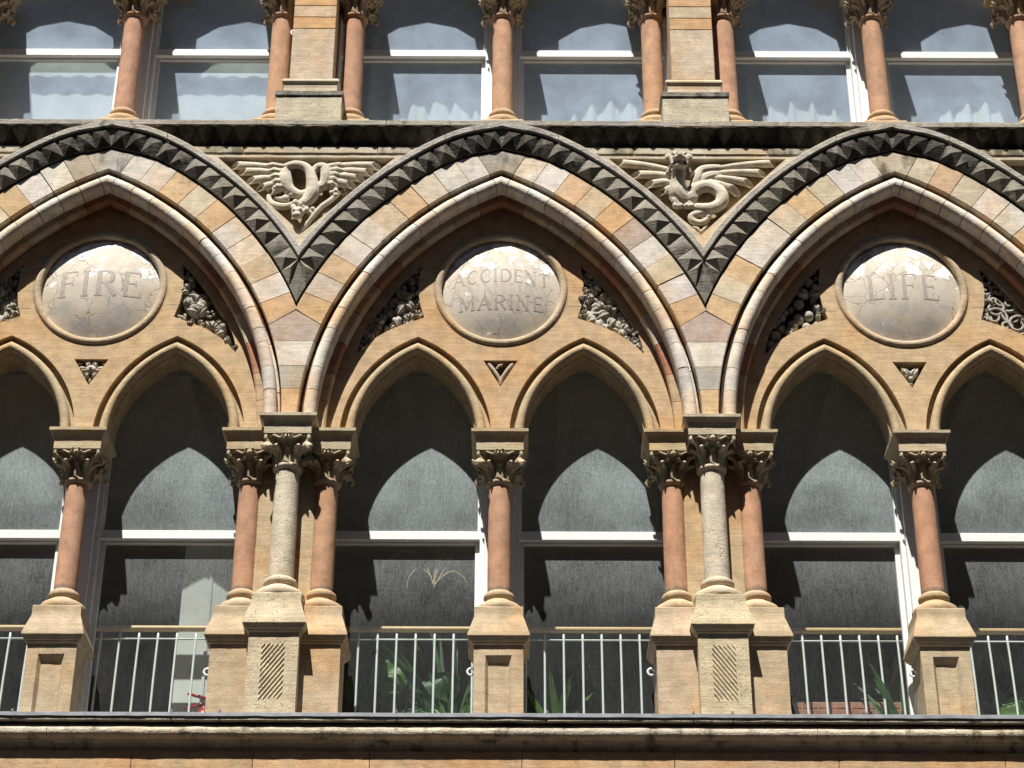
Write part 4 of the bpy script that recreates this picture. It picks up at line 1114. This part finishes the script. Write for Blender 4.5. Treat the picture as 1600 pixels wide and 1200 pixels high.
# ------------------------------------------------------------------ windows
def frame_mesh(z0, z1, xi, xo):
    g = G(); g.box(.003, xi-.05, .475, .68, z0, z1, .004); g.box(xi-.05, xi-.014, .520, .66, z0, z1, .003)
    g.box(xo, xo+.12, .475, .68, z0, z1, .004); g.box(.003, xo+.12, .47, .64, z1-.05, z1+.05); g.box(.003, xo+.12, .47, .66, z0-.02, z0+.03)
    return g.mesh('frame')
def sash_mesh(x0, x1, z0, z1, y, st=.052, rb=.05, rt_=.05):
    g = G(); d = .045
    g.box(x0, x0+st, y, y+d, z0, z1, .003); g.box(x1-st, x1, y, y+d, z0, z1, .003)
    g.box(x0+st, x1-st, y+.001, y+d-.001, z0, z0+rb, .003); g.box(x0+st, x1-st, y+.001, y+d-.001, z1-rt_, z1, .003)
    return g.mesh('sash')
def pane_mesh(x0, x1, z0, z1, y): return newmesh('pane', [(x0, y, z0), (x1, y, z0), (x1, y, z1), (x0, y, z1), (x0, y+.004, z0), (x1, y+.004, z0), (x1, y+.004, z1), (x0, y+.004, z1)],
                                                [(0, 1, 2, 3), (7, 6, 5, 4), (0, 4, 5, 1), (2, 6, 7, 3), (0, 3, 7, 4), (1, 5, 6, 2)])
def glaze(me, mat):
    if len(me.materials) == 0:
        me.materials.append(mat); me.materials.append(M_CLEAR)
        for p in me.polygons: p.material_index = 0 if abs(p.normal.y) > .9 and p.center.y < min(v.co.y for v in me.vertices)+.002 else 1
    return me
def window(bx, s, z0, zr, z1, label, group, gu, gl, key):
    E_ = empty('sash_window', (bx, 0, 0)); E_.scale = (s, 1, 1); tag(E_, label, 'window', group)
    xi, xo = .165, 1.42
    ob('frame', cached(('wf', key), lambda: frame_mesh(z0, z1, xi, xo)), M_PAINT, E_)
    u = ob('upper_sash', cached(('us_', key), lambda: sash_mesh(xi-.048, xo, zr, z1, .54, .052, .072)), M_PAINT, E_)
    ob('pane', cached(('up', key), lambda: glaze(pane_mesh(xi, xo-.045, zr+.06, z1-.04, .566), gu)), None, u)
    l_ = ob('lower_sash', cached(('ls_', key), lambda: sash_mesh(xi-.03, xo, z0+.03, zr+.03, .588, .052, .08, .045)), M_PAINT, E_)
    ob('pane', cached(('lp', key), lambda: glaze(pane_mesh(xi+.01, xo-.045, z0+.1, zr-.005, .612), gl)), None, l_)
for bx, bn in zip(BAYS, BN):
    for s in (-1, 1):
        sd_ = 'left' if s < 0 else 'right'
        window(bx, s, 5.03, 6.717, 8.30, f'dusty white sash window under the {sd_} small arch below the {bn} roundel', 'lower sash windows', M_GLU, M_GLL, 'lo')
        window(bx, s, 10.21, 11.408, 12.75, f'white upper sash window {sd_} of the slim column above the {bn} arch', 'upper sash windows', M_GLT, M_GLT, 'up')

# ------------------------------------------------------------------ things behind the glass
def curtain(x0, x1, z0, z1, y, folds, amp, seed):
    nx, nz = 120, 14; r = random.Random(seed); ph = [r.uniform(0, 6.28) for _ in range(4)]; v = []; f = []
    for j in range(nz+1):
        w_ = j/nz; z = z1+(z0-z1)*w_
        for i in range(nx+1):
            u = i/nx; x = x0+(x1-x0)*u
            d = amp*(.35+.65*w_)*(sin(u*folds*6.283+ph[0]+.6*sin(u*9+ph[1]))+.4*sin(u*folds*13+ph[2]+w_*1.5))
            v.append((x+.02*sin(u*folds*6.283+ph[3])*w_, y+d, z))
    for j in range(nz):
        for i in range(nx): a = j*(nx+1)+i; f.append((a, a+1, a+nx+2, a+nx+1))
    return newmesh('curtain', v, f, smooth=True)
for k, (bx, s, bn) in enumerate(((0, -1, 'ACCIDENT'), (0, 1, 'ACCIDENT'), (BAY, -1, 'LIFE'), (BAY, 1, 'LIFE'))):
    x0, x1 = (bx-1.42, bx-.1) if s < 0 else (bx+.1, bx+1.42)
    o = ob('net_curtain', curtain(x0+.1, x1-.05, 10.0, 12.5, .90, 6+k % 2, .03, k+2), M_CURT)
    tag(o, f'white net curtain behind the {"left" if s < 0 else "right"} upper window above the {bn} arch', 'curtain', 'net curtains')
# blinds in the two windows above the FIRE arch
for s in (-1, 1):
    g = G(); x0 = -BAY+(.12 if s > 0 else -1.42)
    n = 26; v = []; f = []
    for i in range(n+1):
        x = x0+1.3*i/n; dy = .006*sin(i*1.7)
        v += [(x, .70+dy, 10.22), (x, .70+dy*.6, 12.5)]
    for i in range(n): f.append((2*i, 2*i+2, 2*i+3, 2*i+1))
    o = ob('roller_blind', newmesh('roller_blind', v, f, smooth=True), M_CURT); tag(o, f'pale blind drawn behind the {"left" if s < 0 else "right"} upper window above the FIRE arch', 'blind', 'pale blinds')
# balustrades inside the lower windows
for bx, bn in zip(BAYS, BN):
    for s in (-1, 1):
        E_ = empty('balustrade', (bx, 0, 0)); E_.scale = (s, 1, 1); tag(E_, f'white bars and timber handrail in the {"left" if s < 0 else "right"} window below the {bn} roundel', 'balustrade', 'window balustrades')
        ob('handrail', cached('hr', lambda: G().tube([(.13, .75, 6.066), (1.45, .75, 6.066)], .024, 14).mesh('handrail', autosmooth=40)), M_WOOD, E_)
        ob('mid_rail', cached('mr', lambda: G().tube([(.13, .75, 5.982), (1.45, .75, 5.982)], .0075, 8).mesh('mid_rail', smooth=True)), M_BAR, E_)
        def bar(): return G().tube([(0, .75, 6.03), (0, .748, 5.98), (0, .735, 5.85), (0, .722, 5.65), (0, .715, 5.4), (0, .713, 4.95)], .009, 8).mesh('bar', smooth=True)
        for k in range(9): ob('bar', cached('bar', bar), M_BAR, E_, loc=(.2+k*.143, 0, 0))
# white eyelets screwed to the plinth sides
def eye(): 
    pts = [(.026*cos(a), 0, .026*sin(a)) for a in [radians(k*22.5) for k in range(16)]]; g = G(); g.tube(pts, .0085, 8); g.tube([(.02, 0, 0), (.05, .004, 0)], .008, 7); return g.mesh('eyelet', smooth=True)
for x, z, y, lab in ((-.20, 5.545, .30, 'beside the plinth of the mid column under the ACCIDENT roundel'), (1.105, 5.549, .30, 'beside the plinth left of the pale colonnette nearest the LIFE roundel'),
                     (3.00, 5.546, .30, 'beside the plinth of the mid column under the LIFE roundel'), (-2.105, 5.537, .30, 'beside the plinth left of the pale colonnette nearest the FIRE roundel'), (-3.40, 5.56, .30, 'beside the plinth of the mid column under the FIRE roundel'),
                     (-1.80, 11.385, .20, 'on the side of the pilaster between the FIRE and ACCIDENT arches')):
    o = ob('eyelet', cached('eye', eye), M_BAR, None, loc=(x, y, z)); tag(o, 'white eyelet '+lab, 'eyelet', 'white eyelets')

# white partition, extinguisher, brick planter and plants
P_ = empty('partition', (0, 0, 0)); tag(P_, 'white panelled partition behind the right window below the FIRE roundel', 'partition')
ob('board', G().box(-2.47, -1.62, 1.02, 1.08, 4.9, 7.12, .004).mesh('board'), M_WHITEP, P_)
ob('stile', G().box(-2.26, -2.235, 1.008, 1.022, 4.9, 7.1, .002).mesh('stile'), M_WHITEP, P_)
ob('rail', G().box(-2.47, -1.62, 1.006, 1.022, 5.30, 5.36, .002).mesh('rail'), M_WHITEP, P_)
Ex = empty('fire_extinguisher', (-2.20, .88, 4.92)); tag(Ex, 'red fire extinguisher before the white partition below the FIRE roundel', 'extinguisher')
ob('cylinder_body', G().lathe(0, 0, [(0, .06), (.02, .075), (.46, .075), (.50, .068), (.54, .045), (.56, .022), (.575, .02)], 24).mesh('cylinder_body', autosmooth=45), M_REDP, Ex)
ob('valve', G().lathe(0, 0, [(.57, .022), (.60, .024), (.615, .016), (.63, .016)], 14).mesh('valve', autosmooth=45), M_BLACK, Ex)
ob('handle', G().tube([(.02, 0, .63), (-.05, 0, .655), (-.13, 0, .675)], [.017, .014, .011], 8).mesh('handle', smooth=True), M_REDP, Ex)
ob('lever', G().tube([(.02, 0, .615), (-.05, 0, .58), (-.15, 0, .555)], [.015, .013, .010], 8).mesh('lever', smooth=True), M_REDP, Ex)
ob('hose', G().tube([(.02, 0, .6), (.10, .01, .56), (.11, .01, .3), (.09, .01, .1)], .011, 8).mesh('hose', smooth=True), M_BLACK, Ex)
BW = empty('brick_wall', (2.15, .95, 4.9)); tag(BW, 'low red brick planter wall inside the left window below the LIFE roundel', 'wall')
brk = G().box(.0, .118, -.02, .06, 0, .046, .003).mesh('brick'); half_b = G().box(0, .055, -.02, .06, 0, .046, .003).mesh('brick')
ob('mortar_bed', G().box(0, .98, -.014, .09, 0, .668).mesh('mortar_bed'), M_MORTAR, BW)
for r_ in range(13):
    z = r_*.0515; x = .002
    if r_ % 2: ob('brick', half_b, M_BRICK, BW, loc=(x, 0, z)); x += .0615
    while x+.118 < .985: ob('brick', brk, M_BRICK, BW, loc=(x, 0, z)); x += .1235
o = ob('hose_pipe', G().tube([(2.28, .86, 5.0), (2.25, .86, 5.3), (2.22, .86, 5.45), (2.17, .865, 5.56), (2.09, .87, 5.62)], .022, 10).mesh('hose_pipe', smooth=True), M_BLACK); tag(o, 'black curved pipe in front of the low brick planter wall', 'pipe')

def blade(g, base, direc, L, W, bend, n=8):
    base = Vector(base); d = Vector(direc).normalized(); side = d.cross(Vector((0, 1, 0))).normalized(); v = []; f = []
    p = base.copy(); dd = d.copy()
    for i in range(n+1):
        u = i/n; w_ = W*(sin(pi*(.1+.9*u))**.7 if u < 1 else .02)*.5+.0006
        v += [p-side*w_, p+Vector((0, -.15*w_, 0)), p+side*w_]; p = p+dd*(L/n); dd = (dd+Vector((d.x*bend*.1, 0, -bend/n))).normalized()
    for i in range(n):
        for k in range(2): f.append((i*3+k, i*3+k+1, i*3+k+4, i*3+k+3))
    g.add(v, f)
def broad_leaf(cx, cy, cz, L, W, ang, seed):
    """wide wavy leaf standing on its stalk, tip up at angle ang"""
    r = random.Random(seed); v = []; f = []; n = 12; m = 6; R = rz(ang)
    for i in range(n+1):
        u = i/n; w_ = W*.5*(sin(pi*min(1, u*.93+.07))**.55)*(1 if u < 1 else .05)
        for k in range(-m//2, m//2+1):
            t = k/(m/2); p = R @ Vector((u*L, .03*abs(t)+.012*sin(u*14+k)+.04*u*u, t*w_*(1+.06*sin(i*2.3+k)))); v.append((cx+p.x, cy+p.y, cz+p.z))
    c = m+1
    for i in range(n):
        for k in range(m): f.append((i*c+k, i*c+k+1, (i+1)*c+k+1, (i+1)*c+k))
    return newmesh('leaf', v, f, smooth=True)
def pot(parent, r=.15, h=.28):
    ob('pot', G().lathe(0, 0, [(0, r*.7), (h*.8, r*.95), (h*.82, r*1.08), (h, r*1.08), (h, r*.9), (h*.9, r*.88)], 24).mesh('pot', autosmooth=40), M_POT, parent)
Pl = empty('leafy_plant', (-.66, .95, 4.92)); tag(Pl, 'broad leaved plant behind the bars of the left window below the ACCIDENT roundel', 'plant'); pot(Pl)
ob('leaf', broad_leaf(-.15, -.02, .70, .34, .30, 1.75, 1), M_LEAF, Pl); ob('leaf', broad_leaf(-.03, .02, .40, .60, .30, 1.05, 2), M_LEAF2, Pl); ob('leaf', broad_leaf(-.30, .06, .62, .32, .2, 2.2, 3), M_LEAF2, Pl)
g = G(); g.tube([(0, 0, .25), (-.10, 0, .5), (-.15, 0, .78)], .009, 6); g.tube([(0, .02, .25), (-.02, .02, .42)], .010, 6); g.tube([(0, .04, .25), (-.2, .06, .5), (-.3, .06, .64)], .008, 6); ob('stem', g.mesh('stem', smooth=True), M_LEAF2, Pl)
def spiky(name, loc, label, n, L, seed, mat, spread=.9, group=None, W=.024):
    E_ = empty(name, loc); tag(E_, label, 'plant', group); pot(E_); r = random.Random(seed); g = G()
    for k in range(n):
        a = r.uniform(-spread, spread); blade(g, (r.uniform(-.05, .05), r.uniform(-.05, .05), .25), (sin(a), r.uniform(-.25, .25), cos(a)), L*r.uniform(.6, 1.1), W*r.uniform(.6, 1.2), r.uniform(.3, 1.1))
    ob('blades', g.mesh('blades', smooth=True, recalc=False), mat, E_)
spiky('spiky_plant', (-.33, .88, 4.92), 'bright spiky grass plant beside the mid plinth below the ACCIDENT roundel', 46, .52, 4, M_LEAF)
spiky('tall_palm', (-.36, 1.05, 4.92), 'tall dark palm rising above the handrail below the ACCIDENT roundel', 22, 1.15, 8, M_LEAF2, .42, W=.04)
spiky('small_palm', (.42, .98, 4.92), 'small drooping plant behind the right window below the ACCIDENT roundel', 9, .62, 12, M_LEAF, .5, W=.06)
spiky('shrub', (3.0, .80, 4.92), 'dark shrub before the brick planter wall below the LIFE roundel', 26, .62, 14, M_LEAF2, .5, W=.05)
Pl2 = empty('big_leaf_plant', (3.72, .95, 4.92)); tag(Pl2, 'plant with big glossy leaves behind the right window below the LIFE roundel', 'plant'); pot(Pl2)
for k, (x, z, L, W, a) in enumerate(((-.12, .42, .34, .2, 1.9), (.05, .38, .38, .22, 1.1), (.2, .36, .3, .18, .5), (-.05, .3, .3, .2, 2.5))): ob('leaf', broad_leaf(x, -.02*k, z, L, W, a, 20+k), M_LEAF if k < 2 else M_LEAF2, Pl2)
Gr = empty('dried_grass', (-.50, .645, 6.38)); tag(Gr, 'wispy dried grass hanging in the left window below the ACCIDENT roundel', 'plant')
g = G()
for pts in ([(0, 0, 0), (-.04, 0, .10), (-.12, 0, .15), (-.19, 0, .06), (-.20, 0, -.03)], [(0, 0, 0), (-.05, 0, .14), (-.17, 0, .27), (-.28, 0, .27), (-.36, 0, .19)], [(0, 0, 0), (-.06, 0, .16), (-.2, 0, .3), (-.30, 0, .24), (-.34, 0, .12)],
            [(0, 0, 0), (.03, 0, .14), (.07, 0, .26), (.10, 0, .30)], [(0, 0, 0), (.02, 0, .18), (.06, 0, .25), (.10, 0, .20)], [(0, 0, 0), (.08, 0, .09), (.15, 0, .12), (.22, 0, .08), (.25, 0, .02)], [(0, 0, -.02), (.05, 0, .08), (.12, 0, .22), (.16, 0, .3)]):
    q = bez([(x, z, y, .004) for x, y, z in pts], 5); g.tube([(x, y, z) for x, z, y, r in q], [.0068*(1-.6*i/len(q)) for i in range(len(q))], 5)
ob('stalks', g.mesh('stalks', smooth=True), M_DRY, Gr)
ob('cord', G().tube([(0, 0, 0), (0, .0, .33)], .0015, 5).mesh('cord'), M_DRY, Gr)
